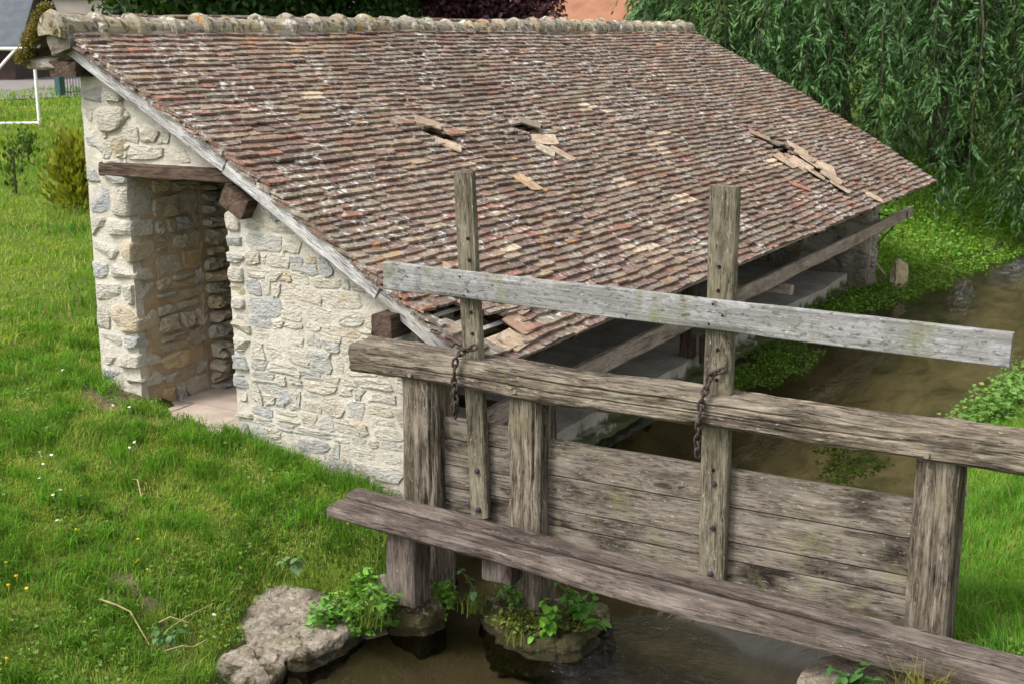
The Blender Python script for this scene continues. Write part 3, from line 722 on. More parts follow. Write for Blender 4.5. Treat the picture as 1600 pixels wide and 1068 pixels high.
while s < 4.34:
    x = 7.30 + rng.uniform(-.012, .012) - (TW / 2 if row % 2 else 0)
    xe = x_end(s)
    wig = rng.uniform(-.004, .004)
    while x < xe:
        w = TW * rng.uniform(.86, 1.14); x0 = max(x, 7.29 + rng.uniform(-.012, .012)); x1 = min(x + w, xe + rng.uniform(-.02, .03))
        if x1 - x0 > .06:
            xc = (x0 + x1) / 2
            hole = any(inpoly(xc, s + .12, P) for P in HOLES)
            near = any(inpoly(xc + dx, s + ds, P) for P in HOLES for dx in (-.2, .2) for ds in (-.05, .12))
            if not hole and rng.random() > .002:
                j = 3.0 if near else 1.0
                wob = .016 * float(vn2(np.array(xc), np.array(s), 1.9, 33, 2))
                c = PC[rng.choice(len(PC), p=PW)] * rng.uniform(.82, 1.2)
                zone = float(vn2(np.array(xc), np.array(s), .45, 61, 2))
                c = (c * .82 + .18 * np.array([.195, .135, .103])) * (1 + .25 * zone) * np.array([1.02, .97, .88])
                for px, ps, pr_ in PALE_SPOTS:
                    if abs(xc - px) < pr_ and abs(s - ps) < pr_ * .45: c = np.array([.62, .47, .33]) * rng.uniform(.8, 1.15)
                slip = -rng.uniform(.02, .06) if rng.random() < .015 * j else 0
                tiles.append((xc, s + wob + wig + rng.normal() * .0065 * j + slip, rng.normal() * .019 * j, rng.normal() * .012 * j + (.02 if slip else 0), (x1 - x0) - rng.uniform(.002, .008), int(rng.integers(len(SHAPES))), tuple(c), (.01 * abs(rng.normal()) if near else .002 * rng.normal())))
        x += w
    s += EXP * rng.uniform(.96, 1.04); row += 1
def tdist(t):
    p = rp(t[0], t[1]); return (p[0]) ** 2 + p[1] ** 2 + (p[2] - 3.8) ** 2
tiles.sort(key=tdist)
tmesh = [mesh_data('tile', v, f, M_TILE_O) for v, f in SHAPES]
rorg = origin(roof)
for (x, s, yaw, tilt, w, sh, c, lift) in tiles[:300]:
    p, X2, Yv, N2 = tile_frame(x, s, yaw, tilt, w, lift)
    o = bpy.data.objects.new('tile', tmesh[sh]); place(o, roof)
    M = Matrix.Identity(4)
    for i in range(3): M[i][0], M[i][1], M[i][2], M[i][3] = X2[i], Yv[i], N2[i], p[i] - rorg[i]
    o.matrix_local = M; o.color = (*c, 1)
fb = MB()
for (x, s, yaw, tilt, w, sh, c, lift) in tiles[300:]:
    p, X2, Yv, N2 = tile_frame(x, s, yaw, tilt, w, lift); v, f = SHAPES[sh]
    fb.add(p + v[:, :1] * X2 + v[:, 1:2] * Yv + v[:, 2:] * N2, f, c)
for s_ in np.arange(.02, 4.3, .075):                       # broken pieces bedded along the verge
    v, f = SHAPES[int(rng.integers(len(SHAPES)))]; p, X2, Yv, N2 = tile_frame(7.345 + rng.normal() * .012, s_ + rng.normal() * .02, rng.normal() * .15, rng.normal() * .03, rng.uniform(.08, .13), -.038)
    fb.add(p + v[:, :1] * X2 + v[:, 1:2] * Yv * .7 + v[:, 2:] * N2, f, PC[rng.choice(len(PC), p=PW)] * .9)
# short back slope
for rw in range(4):
    x = 7.26 + .1 * (rw % 2)
    while x < 19.7:
        w = TW * rng.uniform(.9, 1.1); v, f = SHAPES[int(rng.integers(len(SHAPES)))]
        y = 8.78 - rw * .075; z = 3.50 + rw * .088 + rng.normal() * .004
        d = np.array([0, -.64, .77]); n = np.array([0, .77, .64]); a = .2
        y2 = d * math.cos(a) - n * math.sin(a); n2 = n * math.cos(a) + d * math.sin(a)
        c = PC[rng.choice(len(PC), p=PW)]
        fb.add(np.array([x + w / 2, y, z]) + n * .03 + v[:, :1] * np.array([-w, 0, 0]) + v[:, 1:2] * y2 + v[:, 2:] * n2, f, c); x += w
tf = fb.build('tile_field', M_TILE_A, roof); tf['kind'] = 'stuff'

# ridge
def ridge_mesh(seed):
    r = np.random.default_rng(seed); n = 12; L = .395; V = []; F = []
    rings = [(-.01, .125), (.02, .146), (.06, .143), (.09, .118), (.2, .112), (.31, .108), (L + .02, .104)]
    for x, rad in rings:
        for j in range(n + 1):
            a = math.pi * (-.12 + 1.24 * j / n); q = rad * (1 + r.uniform(-.05, .05))
            V.append((x + r.uniform(-.006, .006), math.cos(a) * q * 1.0, math.sin(a) * q))
    m = n + 1
    for i in range(len(rings) - 1):
        for j in range(n): F.append((i * m + j, i * m + j + 1, (i + 1) * m + j + 1, (i + 1) * m + j))
    b = len(V); V.append((-.01, 0, -.03)); F += [(b, j + 1, j) for j in range(n)]
    b2 = len(V); V.append((L + .02, 0, -.03)); e = (len(rings) - 1) * m; F += [(b2, e + j, e + j + 1) for j in range(n)]
    return mesh_data('ridge_tile', V, F, M_RIDGE, smooth=False)
RM = [ridge_mesh(i) for i in range(6)]
x = 7.20; k = 0
while x < 19.55:
    o = bpy.data.objects.new('ridge_tile', RM[k % 6]); place(o, roof)
    o.location = Vector((x, 8.33 + rng.normal() * .008, 3.80 + .014 * math.sin(x * 1.3) + rng.normal() * .006)) - rorg
    o.rotation_euler = (rng.normal() * .05, rng.normal() * .015, rng.normal() * .02); o.scale = (1, 1, rng.uniform(.92, 1.06))
    o.color = (*pick([(.34, .29, .20), (.30, .25, .18), (.32, .17, .10), (.24, .21, .17), (.38, .32, .2), (.28, .24, .2)], rng), 1)
    x += .39 + rng.uniform(-.01, .02); k += 1
mm = MB()
for sx in (1,):
    xs = np.arange(7.24, 19.62, .09); P = []
    for i, x in enumerate(xs):
        for (yy, zz) in ((8.30, 3.80), (8.21, 3.78), (8.17, 3.735), (8.165, 3.66), (8.3, 3.62)):
            P.append((x, yy + .022 * float(vn2(np.array(x * 6), np.array(zz * 20), 1, 5)), zz + .018 * float(vn2(np.array(x * 5), np.array(yy * 20), 1, 9))))
    F = [(i * 5 + j, i * 5 + j + 1, (i + 1) * 5 + j + 1, (i + 1) * 5 + j) for i in range(len(xs) - 1) for j in range(4)]
    mm.add(P, F + [(0, 1, 2, 3, 4)])
mm.build('ridge_bedding', m_mortar('ridge_mortar', (.24, .21, .17), (.09, .078, .062)), roof, smooth=False)
rock('verge_mortar', (7.34, 8.60, 3.54), (.09, .17, .05), m_mortar('verge_mortar', (.40, .36, .30), (.2, .17, .13)), roof, seed=4, rough=.35, sub=3)
rock('verge_mortar', (7.29, 8.36, 3.70), (.05, .085, .11), m_mortar('verge_mortar', (.36, .33, .28), (.2, .17, .13)), roof, seed=9, rough=.35, sub=3)
MOSS_SPOTS = [(8.46, 3.90, .05), (8.50, 3.84, .06), (8.55, 3.78, .06), (8.61, 3.72, .06), (8.66, 3.64, .055), (8.24, 3.79, .05), (8.40, 3.97, .035), (8.71, 3.58, .05)]
def tiny_moss():
    r = np.random.default_rng(3); P = []
    for (y, z, sc) in MOSS_SPOTS:
        n = 420; P.append(unit(n, r) * (r.random((n, 1)) ** .33) * np.array([.07, sc, sc]) * 1.1 + [7.23, y, z])
    P = np.concatenate(P); n = len(P); d = unit(n, r)
    V, F = leaf_arrays(P, d, unit(n, r), .022 * r.uniform(.6, 1.3, n), .012 * r.uniform(.6, 1.3, n))
    o = mobj('moss', V, F, M_LEAF, roof, cols=np.repeat(np.array([.21, .165, .03]) * r.uniform(.4, 1.3, (n, 1)), 4, 0)); o['kind'] = 'stuff'
tiny_moss()

# ---- slipped and fallen tiles lying on the roof
def loose(x, s, yaw, label, col, ln=.28, wd=.2, lift=.035, tilt=0.0, roll=0.0):
    v, f = SHAPES[int(rng.integers(len(SHAPES)))]; v = v.copy(); wd *= .86; ln *= .86; v[:, 0] *= wd; v[:, 1] = (v[:, 1] / TL - .5) * ln
    v[:, 2] = v[:, 2] * .55 + .05 * v[:, 0] ** 2 * wd; p = np.array(rp(x, s, lift + .024)); d = np.array([0, CA, SA]); n = np.array([0, -SA, CA]); X = np.array([1., 0, 0])
    y2 = d * math.cos(tilt) - n * math.sin(tilt); n2 = n * math.cos(tilt) + d * math.sin(tilt)
    X2 = X * math.cos(roll) + n2 * math.sin(roll); n2 = n2 * math.cos(roll) - X * math.sin(roll)
    Xr = X2 * math.cos(yaw) + y2 * math.sin(yaw); Yr = y2 * math.cos(yaw) - X2 * math.sin(yaw)
    o = mobj('loose_tile', p + v[:, :1] * Xr + v[:, 1:2] * Yr + v[:, 2:] * n2, f, M_FRESH)
    o.color = (*col, 1); tag(o, label, 'roof tile', 'loose tiles lying on the roof')
PALE, TAN, PINK = (.50, .385, .275), (.36, .275, .185), (.40, .24, .165)
loose(10.3, 1.66, .12, 'single pale orange tile lying alone mid roof, right of the narrower gate upright', (.50, .34, .19), .31, .2)
loose(9.98, 2.66, .85, 'tan tile slipped askew at the upper left hole of the roof, upper one', TAN, .3, .2, .05, .05)
loose(9.86, 2.32, .75, 'pale tile slipped below the upper left hole of the roof', PALE, .3, .17, .04)
loose(11.62, 2.50, .8, 'grey brown tile lifted over the hole in the middle of the roof', (.2, .17, .14), .3, .2, .06, .08)
loose(11.50, 2.22, .95, 'pale tile standing on edge just under the middle roof hole', PALE, .32, .17, .05, 0, .4)
loose(11.30, 2.08, .5, 'pale grey tile lying left of two slipped tiles mid roof', (.5, .44, .34), .24, .2, .035)
loose(11.50, 1.98, .35, 'pale pinkish tile, lowest of three slipped below the middle roof hole', PALE, .32, .17, .035)
loose(8.12, .27, .12, 'orange red tile lying beside the laths bared at the near eave corner', PINK, .24, .26, .022)
loose(7.86, .16, .1, 'pale tile just below the laths bared at the near eave corner', (.50, .385, .26), .22, .26, .02)
loose(8.3, .44, .15, 'tan tile slipped beside the bared laths behind the grey board', TAN, .25, .24, .022)
loose(16.42, 1.66, .6, 'brown tile lifted at the top of the far right roof hole', (.3, .22, .15), .34, .2, .06, .06)
cl = [(17.0, 1.28, .5, 'uppermost'), (16.85, 1.12, .2, 'second'), (16.12, 1.12, .1, 'leftmost'), (16.38, 1.0, .15, 'third'), (16.72, .95, -.15, 'central'), (16.45, .82, .35, 'fifth'), (16.95, .84, .55, 'rightmost'), (16.74, .66, .3, 'second lowest'), (16.62, .46, .3, 'lowest')]
for x, s, yw, wd_ in cl:
    loose(x, s, yw, f'pale tile, {wd_} in the heap below the far right roof hole', tuple(np.array(PALE) * rng.uniform(.85, 1.1)), .36, .33, .042 + .014 * rng.random(), 0, rng.normal() * .08)
loose(15.62, .68, .9, 'bright red tile lying on the right part of the roof', (.42, .10, .07), .34, .13, .04)
loose(17.3, .15, .7, 'lone pale tile near the far end of the eave', PALE, .3, .24, .035)

# ---------------------------------------------------------------- washing rail
rail = thing('washing_rail', 'long plain timber rail running along the water side of the wash house', 'rail', (14.5, 4.92, .9))
timber('beam', (7.95, 4.92, .945), (21.0, 4.92, 1.005), .06, .17, M_RAILWOOD, rail, seed=30, seg=.12, rough=.003, bev=.006)
for nm, pts in (('iron_bracket', [(20.1, 4.97, 1.02), (19.55, 5.12, 1.14)]), ('iron_bracket', [(20.3, 4.96, .90), (19.55, 5.08, .62)])):
    mobj(nm, *tube(pts, .012, 6), M_BLACKIRON, rail)
mobj('iron_strap', *box(20.62, 20.66, 4.878, 4.962, .93, 1.05), M_BLACKIRON, rail)
timber('support_block', (14.85, 4.80, .80), (14.85, 5.60, .80), .14, .11, M_RAILWOOD, rail, seed=31)
timber('support_post', (14.85, 5.55, .22), (14.85, 5.55, .76), .12, .12, M_DARKOAK, rail, up=(1, 0, 0), seed=32)
timber('support_post', (13.3, 5.20, .2), (13.3, 5.20, .50), .2, .16, M_DARKOAK, rail, up=(1, 0, 0), seed=33)
timber('support_arm', (8.55, 4.94, .90), (8.55, 5.6, .90), .08, .08, M_DARKOAK, rail, seed=34)

# ---------------------------------------------------------------- sluice
frame = thing('oak_sluice', 'weathered oak sluice structure of three posts under one heavy beam', 'sluice', (7.1, 3.0, -.3))
timber('top_beam', (7.10, 5.335, 1.62), (7.10, .25, 1.622), .285, .19, M_OAK, frame, seed=1, rough=.015, bev=.024, wave=.016, crack=20, chip=1.6, seg=.028, fine=.013)
for k, (y0, y1) in enumerate([(4.67, 4.945), (3.87, 4.105), (1.285, 1.522)]):
    timber('post', (7.125, (y0 + y1) / 2, -.35), (7.125, (y0 + y1) / 2, 1.535), .25, y1 - y0, M_OAK, frame, up=(0, 1, 0), seed=6 + k * 5, rough=.008, bev=.016, crack=9, chip=1.2, seg=.03, fine=.013)
for y in (4.83, 4.02, 1.45):
    mobj('peg', *tube([(6.975, y, 1.565), (6.935, y, 1.565)], .014, 8), M_OAK, frame)
gate = thing('sluice_gate', 'two wooden sluice paddles hung on uprights joined by a grey cross board', 'sluice gate', (7.1, 3.0, .5))
for k, (z0, z1) in enumerate([(1.11, 1.26), (.925, 1.105), (.765, .92), (.55, .76)]):
    timber('plank', (7.135, 4.69, (z0 + z1) / 2), (7.135, 4.12, (z0 + z1) / 2), .045, z1 - z0 - .002, M_PLANK, gate, seed=50 + k, rough=.0018, bev=.003, chip=.1)
for k, (z0, z1) in enumerate([(1.0, 1.232), (.775, .995), (.657, .77), (.50, .652)]):
    timber('plank', (7.14, 3.89, (z0 + z1) / 2 - .012), (7.14, 1.50, (z0 + z1) / 2 + .012), .05, z1 - z0 - .002, M_PLANK, gate, seed=60 + k, rough=.0018, bev=.003, crack=0, seg=.04, fine=.02, chip=.1)
u1 = timber('upright', (7.07, 4.352, .62), (7.07, 4.465, 2.92), .07, .132, M_UPRIGHT, gate, up=(0, 1, 0), seed=71, rough=.005, bev=.01, crack=1, seg=.04)
u2 = timber('upright', (7.07, 2.695, .52), (7.07, 2.705, 2.935), .075, .168, M_UPRIGHT, gate, up=(0, 1, 0), seed=72, rough=.005, bev=.01, crack=1, seg=.04)
timber('cross_board', (7.005, 5.055, 2.21), (7.005, 1.075, 2.185), .05, .185, M_GREYBOARD, gate, seed=80, rough=.0018, bev=.006, seg=.06)
bolts = [(4.36, .95), (4.352, .68), (2.69, 1.16), (2.69, .88), (2.69, .58)]
for y, z in bolts: mobj('bolt', *tube([(7.04, y, z), (7.018, y, z), (7.012, y, z)], [.017, .017, .009], 8), M_BOLT, gate)
for p, pts in ((u1, [(4.42, 2.50), (4.41, 2.36), (4.40, 2.02), (4.39, 1.88)]), (u2, [(2.71, 2.47), (2.71, 2.33), (2.70, 1.98), (2.70, 1.80), (2.70, 1.24)])):
    for y, z in pts: mobj('peg_hole_disc', *tube([(7.05, y, z), (7.031, y, z)], .013, 8), M_HOLE, p)  # dark discs proud of the wood, coloured as the shaded inside of holes
for y, z in ((4.45, 2.26), (4.39, 2.17), (2.72, 2.26), (2.66, 2.2), (2.74, 2.14), (4.42, 2.14)):
    mobj('nail', *tube([(6.99, y, z), (6.977, y, z)], .007, 6), M_HOLE, gate)

def link_mesh():
    V = []; F = []; n, m = 14, 6; a, b, r = .017, .030, .0085
    for i in range(n):
        t = 2 * math.pi * i / n; cx = math.cos(t) * a; cz = math.copysign(abs(math.sin(t)) ** .8, math.sin(t)) * b
        nx_, nz_ = math.cos(t), math.sin(t)
        for j in range(m):
            q = 2 * math.pi * j / m; V.append((cx + nx_ * math.cos(q) * r, math.sin(q) * r, cz + nz_ * math.cos(q) * r))
    for i in range(n):
        for j in range(m): F.append((i * m + j, ((i + 1) % n) * m + j, ((i + 1) % n) * m + (j + 1) % m, i * m + (j + 1) % m))
    return mesh_data('link', V, F, M_IRON, smooth=True)
LM = link_mesh()
def chain(path, label, seed):
    r = random.Random(seed); c = thing('iron_chain', label, 'chain', path[0], 'chains on the sluice beam')
    pts = [Vector(p) for p in path]; d = 0; k = 0
    seg = [(pts[i + 1] - pts[i]).length for i in range(len(pts) - 1)]; tot = sum(seg)
    while d < tot:
        q = d; i = 0
        while i < len(seg) - 1 and q > seg[i]: q -= seg[i]; i += 1
        t = (pts[i + 1] - pts[i]).normalized(); p = pts[i] + t * q
        o = bpy.data.objects.new('link', LM); place(o, c); o.location = p - pts[0]
        o.rotation_euler = (t.to_track_quat('Z', 'X').to_matrix() @ Matrix.Rotation((k % 2) * math.pi / 2 + .6 + r.uniform(-.3, .3), 3, 'Z')).to_euler()
        d += .043; k += 1
chain([(6.99, 4.36, 1.80), (6.97, 4.43, 1.77), (6.93, 4.455, 1.735), (6.915, 4.46, 1.64), (6.92, 4.468, 1.40), (6.922, 4.462, 1.35), (6.905, 4.44, 1.40), (6.90, 4.445, 1.58)], 'rusty chain hung over the beam at the narrower upright near the roof corner', 1)
chain([(7.0, 2.66, 1.87), (6.985, 2.72, 1.84), (6.96, 2.735, 1.76), (6.925, 2.742, 1.72), (6.912, 2.75, 1.62), (6.92, 2.765, 1.42), (6.92, 2.755, 1.34)], 'rusty chain hung over the beam at the wider upright amid the stream', 2)

# ---------------------------------------------------------------- plank footbridge
fbz = thing('footbridge', 'low plank footbridge of two thick worn boards in front of the sluice', 'footbridge', (6.5, 3.0, .3))
timber('plank', (6.752, 5.185, .712), (6.672, .70, .597), .165, .07, M_BENCH, fbz, seed=91, rough=.005, bev=.016, crack=4, chip=.7, seg=.03, wave=.003, fine=.013)
timber('plank', (6.545, 5.165, .698), (6.465, .74, .583), .200, .085, M_BENCH, fbz, seed=92, rough=.006, bev=.02, crack=5, chip=1.0, seg=.03, wave=.003, fine=.013,
       edge=(1, lambda t: .005 + .075 * math.exp(-((t - .56) / .2) ** 2) + .022 * math.sin(t * 17) * t))
timber('seam_shade_fill', (6.658, 5.15, .700), (6.578, .76, .585), .026, .05, m_plain('seam_shade_dark', (.022, .018, .014), 1, .4, 30, .5), fbz, seed=96, rough=.002, bev=.004, wave=.003)  # dark strip, part lodged debris, part the painted shade of the gap
timber('support_block', (6.60, 4.63, .14), (6.60, 4.63, .67), .22, .21, M_BENCH, fbz, up=(1, 0, 0), seed=93)
timber('support_block', (6.58, 3.90, .46), (6.58, 3.90, .655), .22, .16, M_BENCH, fbz, up=(1, 0, 0), seed=94)
timber('support_block', (6.62, 1.2, .28), (6.62, 1.2, .58), .2, .2, M_BENCH, fbz, up=(1, 0, 0), seed=95)

# ---------------------------------------------------------------- stones in and by the stream
def slabrock(name, label, outline, ztop, zbot, seed, tilt=(0, 0), rough=.05, flare=.12, cat='stone'):
    """bedded stone from its plan outline: broken flat top, stepped sides running down under water or soil"""
    P = np.array(outline, float); c = P.mean(0); n0 = len(P); N = 120
    t = np.linspace(0, n0, N, endpoint=False); Q = []
    for q in t:
        i = int(q); f = q - i; p0, p1, p2, p3 = P[(i - 1) % n0], P[i % n0], P[(i + 1) % n0], P[(i + 2) % n0]
        Q.append(p1 + (p2 - p1) * f)
    Q = np.array(Q); Q = c + (Q - c) * (1 + .07 * vn2(t * 1.7, t * 0 + seed, 1, seed))[:, None]
    rings = [(k, 0) for k in np.linspace(.06, .90, 14)] + [(.94, -.004), (.97, -.012), (.99, -.035), (1.0, -.08), (1.005, -.15), (.975, -.22), (1.01, -.27), (1.03, -.32), (1.02, -.4), (1.02, -.5), (1.05, -.58), (1.06, -.7), (1.05 + flare * .5, -.85), (1 + flare, -1.0)]
    V = []
    H = ztop - zbot
    for k, d in rings:
        for i in range(N):
            x, y = c + (Q[i] - c) * k
            z = ztop + d * H + (tilt[0] * (x - c[0]) + tilt[1] * (y - c[1])) * (1 + d)
            V.append((x, y, z))
    V.append((c[0], c[1], ztop)); V = np.array(V)
    nz = np.stack([fbm(V, 4.2, seed, 5), fbm(V, 4.2, seed + 9, 5), fbm(V, 3.1, seed + 21, 5)], -1) - .45 * np.stack([np.abs(fbm(V, 7, seed + 3, 3)), np.abs(fbm(V, 7, seed + 5, 3)), np.abs(fbm(V, 8, seed + 7, 3))], -1)
    step = np.round(fbm(V, 2.6, seed + 31, 2) * 3) / 3
    V = V + nz * rough * np.array([1, 1, .55]); V[:, 2] += step * rough * .9
    m = len(rings); F = [(q * N + i, (q + 1) * N + i, (q + 1) * N + (i + 1) % N, q * N + (i + 1) % N) for q in range(m - 1) for i in range(N)]
    F += [(m * N, i, (i + 1) % N) for i in range(N)]
    return tag(mobj(name, V, F, M_ROCK if cat == 'boulder' else M_WETROCK), label, cat)
slabrock('boulder', 'large flat pale boulder on the bank at the lower left', [(5.90, 5.48), (6.20, 5.58), (6.39, 5.53), (6.47, 5.26), (6.46, 4.93), (6.32, 4.82), (6.06, 4.80), (5.80, 4.86), (5.74, 5.1), (5.74, 5.36)], .085, -.3, 3, (.03, .08), .038, .03, 'boulder')
slabrock('boulder', 'small boulder half overgrown just below the large flat one', [(5.60, 5.30), (5.80, 5.24), (5.82, 5.06), (5.68, 4.9), (5.5, 4.88), (5.34, 5.0), (5.36, 5.2)], .03, -.35, 14, (0, .1), .05, .06, 'boulder')
slabrock('boulder', 'grey block of stone carrying the left end of the footbridge', [(6.52, 4.92), (6.72, 4.95), (6.88, 4.84), (6.90, 4.60), (6.74, 4.46), (6.54, 4.50), (6.48, 4.66)], .13, -.35, 7, (.1, .3), .05, -.2)
slabrock('boulder', 'mossy stone islet below the middle post of the sluice', [(6.86, 4.22), (6.72, 4.0), (6.64, 3.74), (6.74, 3.52), (7.0, 3.42), (7.28, 3.48), (7.36, 3.9), (7.3, 4.2), (7.06, 4.3)], .06, -.32, 12, (.10, .05), .085, -.35)
slabrock('boulder', 'stone under the right end of the footbridge', [(6.3, 1.9), (6.28, 1.6), (6.45, 1.3), (6.75, 1.25), (6.85, 1.6), (6.7, 1.9), (6.5, 1.98)], .40, -.35, 16, (0, -.1), .05, .1)
tag(rock('boulder', (19.75, 4.74, .16), (.10, .12, .27), m_plain('yellow_stone', (.42, .34, .22), .95, .35, 9, 1.0), seed=19, rough=.35, sub=4, rot=.4), 'upright yellowish stone standing on the far bank by the pillar', 'stone')

# ---------------------------------------------------------------- grass
def blades(P, h, w, col, lean=.35, r=rng, flow=None):
    n = len(P); th = r.uniform(0, 2 * math.pi, n); la = th + r.normal(size=n) * 1.2 if flow is None else flow + r.normal(size=n) * .9
    s = np.stack([np.cos(th), np.sin(th), np.zeros(n)], -1) * w[:, None] * .5
    ln = np.abs(r.normal(size=n)) * lean + .08
    d = np.stack([np.cos(la), np.sin(la), np.zeros(n)], -1)
    mid = P + d * (h * ln * .35)[:, None] + np.array([0, 0, 1]) * (h * .58)[:, None]
    tip = P + d * (h * ln * 1.25)[:, None] + np.array([0, 0, 1]) * (h * np.clip(1 - ln * .35, .35, 1))[:, None]
    V = np.stack([P - s, P + s, mid - s * .8, mid + s * .8, tip], 1).reshape(-1, 3)
    b = np.arange(n)[:, None] * 5
    T = np.concatenate([b + [0, 1, 3], b + [0, 3, 2], b + [2, 3, 4]], 0)
    return V, T, np.repeat(col, 5, 0)
def cam_u(x, y, z):
    ca, sa = math.cos(R(30.2)), math.sin(R(30.2)); Rr = x * sa - y * ca; F = x * ca + y * sa; zz = z - 3.8
    zc = F * math.cos(R(13.4)) - zz * math.sin(R(13.4)); return 800 + 2045 * Rr / np.maximum(zc, .1), zc
ROCKS = [(6.17, 5.17, .27, .34), (6.64, 4.70, .18, .16), (6.5, 1.6, .2, .25), (5.6, 5.05, .17, .16)]
def turf(name, label, x0, x1, y0, y1, dens, hh, ww, seed, urange, palette, worn=True, lean=.4):
    r = np.random.default_rng(seed); n = int((x1 - x0) * (y1 - y0) * dens)
    x = r.uniform(x0, x1, n); y = r.uniform(y0, y1, n)
    z = ground(x, y); u, zc = cam_u(x, y, z)
    k = (u > urange[0]) & (u < urange[1]) & (zc > 1) & (z > .045)
    k &= ~((x > XG - .03) & (x < 19.8) & (y > 5.12) & (y < 8.36)) & ~((x > 7.36) & (x < 7.7) & (y > 6.9) & (y < 7.75))
    for (cx, cy, rx, ry) in ROCKS: k &= ((x - cx) / rx) ** 2 + ((y - cy) / ry) ** 2 > 1 + .3 * vn2(x, y, 5, 77)
    if worn: k &= worn_amount(x, y) < r.random(n) ** .8
    x, y, z = x[k], y[k], z[k]; n = len(x)
    pat = vn2(x, y, .8, 51, 3) * .7 + vn2(x, y, 5.5, 52, 2) * .55; lush = np.clip(vn2(x, y, 1.5, 55, 2) * 1.1 + vn2(x, y, 6, 57, 2) * .9, 0, 1)
    wallg = np.clip(1 - (XG - x) / .35, 0, 1) * (x < XG) * (y > 5.2) * (y < 6.9) + np.exp(-((y - yl(x) - .15) / .12) ** 2) * (x < 7.4) * .5
    h = hh * r.uniform(.35, 1.35, n) * (.7 + 1.7 * lush + 1.6 * wallg)
    w = ww * r.uniform(.7, 1.3, n)
    t = np.clip(.48 + .85 * pat + r.normal(size=n) * .2, 0, 1)[:, None]
    a, b, c = [np.array(q) for q in palette]
    col = np.where(t < .5, a + (b - a) * t * 2, b + (c - b) * (t - .5) * 2) * r.uniform(.7, 1.25, (n, 1))
    col = col * (1 - .45 * np.maximum(lush, wallg)[:, None] * np.array([1, .45, .6]))
    dead = r.random(n) < .10; col[dead] = np.array([.30, .25, .11]) * r.uniform(.7, 1.2, (dead.sum(), 1))
    V, T, C = blades(np.stack([x, y, z - .006], -1), h, w, col, lean, r, vn2(x, y, 2.6, 81, 2) * 5)
    return tag(mobj(name, V, T, M_GRASS, cols=C), label, None, None, 'stuff')
GP = [(.082, .185, .018), (.195, .315, .034), (.35, .375, .08)]
turf('lawn_grass', 'short green lawn grass on the near left bank', 2.6, 8.6, 4.8, 11.5, 6500, .052, .0066, 1, (-160, 1100), GP)
turf('lawn_grass', 'mown lawn stretching away behind the wash house corner', 7, 26, 8.4, 30, 420, .085, .014, 2, (-160, 260), GP, worn=False)
turf('lawn_grass', 'far lawn around the football goal', 18, 46, 22, 52, 40, .13, .05, 3, (-160, 260), GP, worn=False)
turf('bank_grass', 'long bright grass on the right bank beside the sluice post', 5.9, 15, -1.6, 2.4, 5200, .095, .0062, 4, (1280, 1800), [(.085, .225, .020), (.155, .325, .032), (.22, .35, .05)], worn=False, lean=.55)
turf('bank_grass', 'lush green growth on the far bank beyond the wash house', 19.5, 34, 3.4, 12, 700, .15, .016, 5, (1280, 1760), [(.10, .235, .022), (.18, .335, .035), (.25, .36, .055)], worn=False, lean=.6)

def clumps(name, label, centres, seed, hgt, nb, col):
    r = np.random.default_rng(seed); P = []; H = []; C = []
    for (cx, cy, k) in centres:
        n = int(nb * k); a = r.uniform(0, 6.28, n); q = np.abs(r.normal(size=n)) * .055 * k
        x = cx + np.cos(a) * q; y = cy + np.sin(a) * q; P.append(np.stack([x, y, ground(x, y) - .005], -1))
        H.append(hgt * k * r.uniform(.45, 1.15, n)); C.append(np.array(col) * r.uniform(.75, 1.3) * r.uniform(.7, 1.3, (n, 1)))
    P = np.concatenate(P); V, T, CC_ = blades(P, np.concatenate(H), np.full(len(P), .0065), np.concatenate(C), .6, r)
    return tag(mobj(name, V, T, M_GRASS, cols=CC_), label, None, None, 'stuff')
r_ = np.random.default_rng(17); cs_ = []
while len(cs_) < 420:
    x = r_.uniform(3.4, 8.2); y = r_.uniform(5.3, 10.0)
    if (x > 7.3 and 5.0 < y < 8.6) or (abs(x - 6.16) < .36 and y < 5.65): continue
    if float(vn2(np.array(x), np.array(y), .9, 55, 2)) + .25 * r_.random() > .05: cs_.append((x, y, r_.uniform(.7, 1.5)))
for y in np.arange(5.2, 6.9, .07): cs_.append((7.36 + r_.normal() * .05, y, r_.uniform(.9, 1.7)))
for y in np.arange(8.1, 8.5, .08): cs_.append((7.34 + r_.normal() * .04, y + .1, r_.uniform(1., 1.6)))
for x in np.arange(5.0, 6.5, .09): cs_.append((x, 5.66 + r_.normal() * .04, r_.uniform(.6, 1.1)))
clumps('grass_clumps', 'taller dark green grass tufts in the near lawn and along the wall foot', cs_, 3, .115, 55, (.11, .235, .023))

# broad small leaves: weeds and cress
def leafmass(P, size, col, r, up=.8, asp=.75):
    n = len(P); d = unit(n, r); d[:, 2] = d[:, 2] * .35 + .15
    nr = np.stack([r.normal(size=n) * .4, r.normal(size=n) * .4, np.ones(n) * up], -1)
    sz = size * r.uniform(.6, 1.35, n)
    V, T = leaf_arrays(P, d, nr, sz, sz * asp); C = np.repeat(col, 4, 0); return V, T, C
def weedmass(name, label, x, y, zf, size, base, seed, hgt=.08):
    r = np.random.default_rng(seed); n = len(x)
    z = zf + r.uniform(0, 1, n) ** 1.5 * hgt
    col = np.array(base) * r.uniform(.6, 1.4, (n, 1)) * (1 + np.array([.25, .1, 0]) * vn2(x, y, 2.5, seed)[:, None])
    V, T, C = leafmass(np.stack([x, y, z], -1), size, np.clip(col, .004, 1), r)
    return tag(mobj(name, V, T, M_LEAF, cols=C), label, None, None, 'stuff')
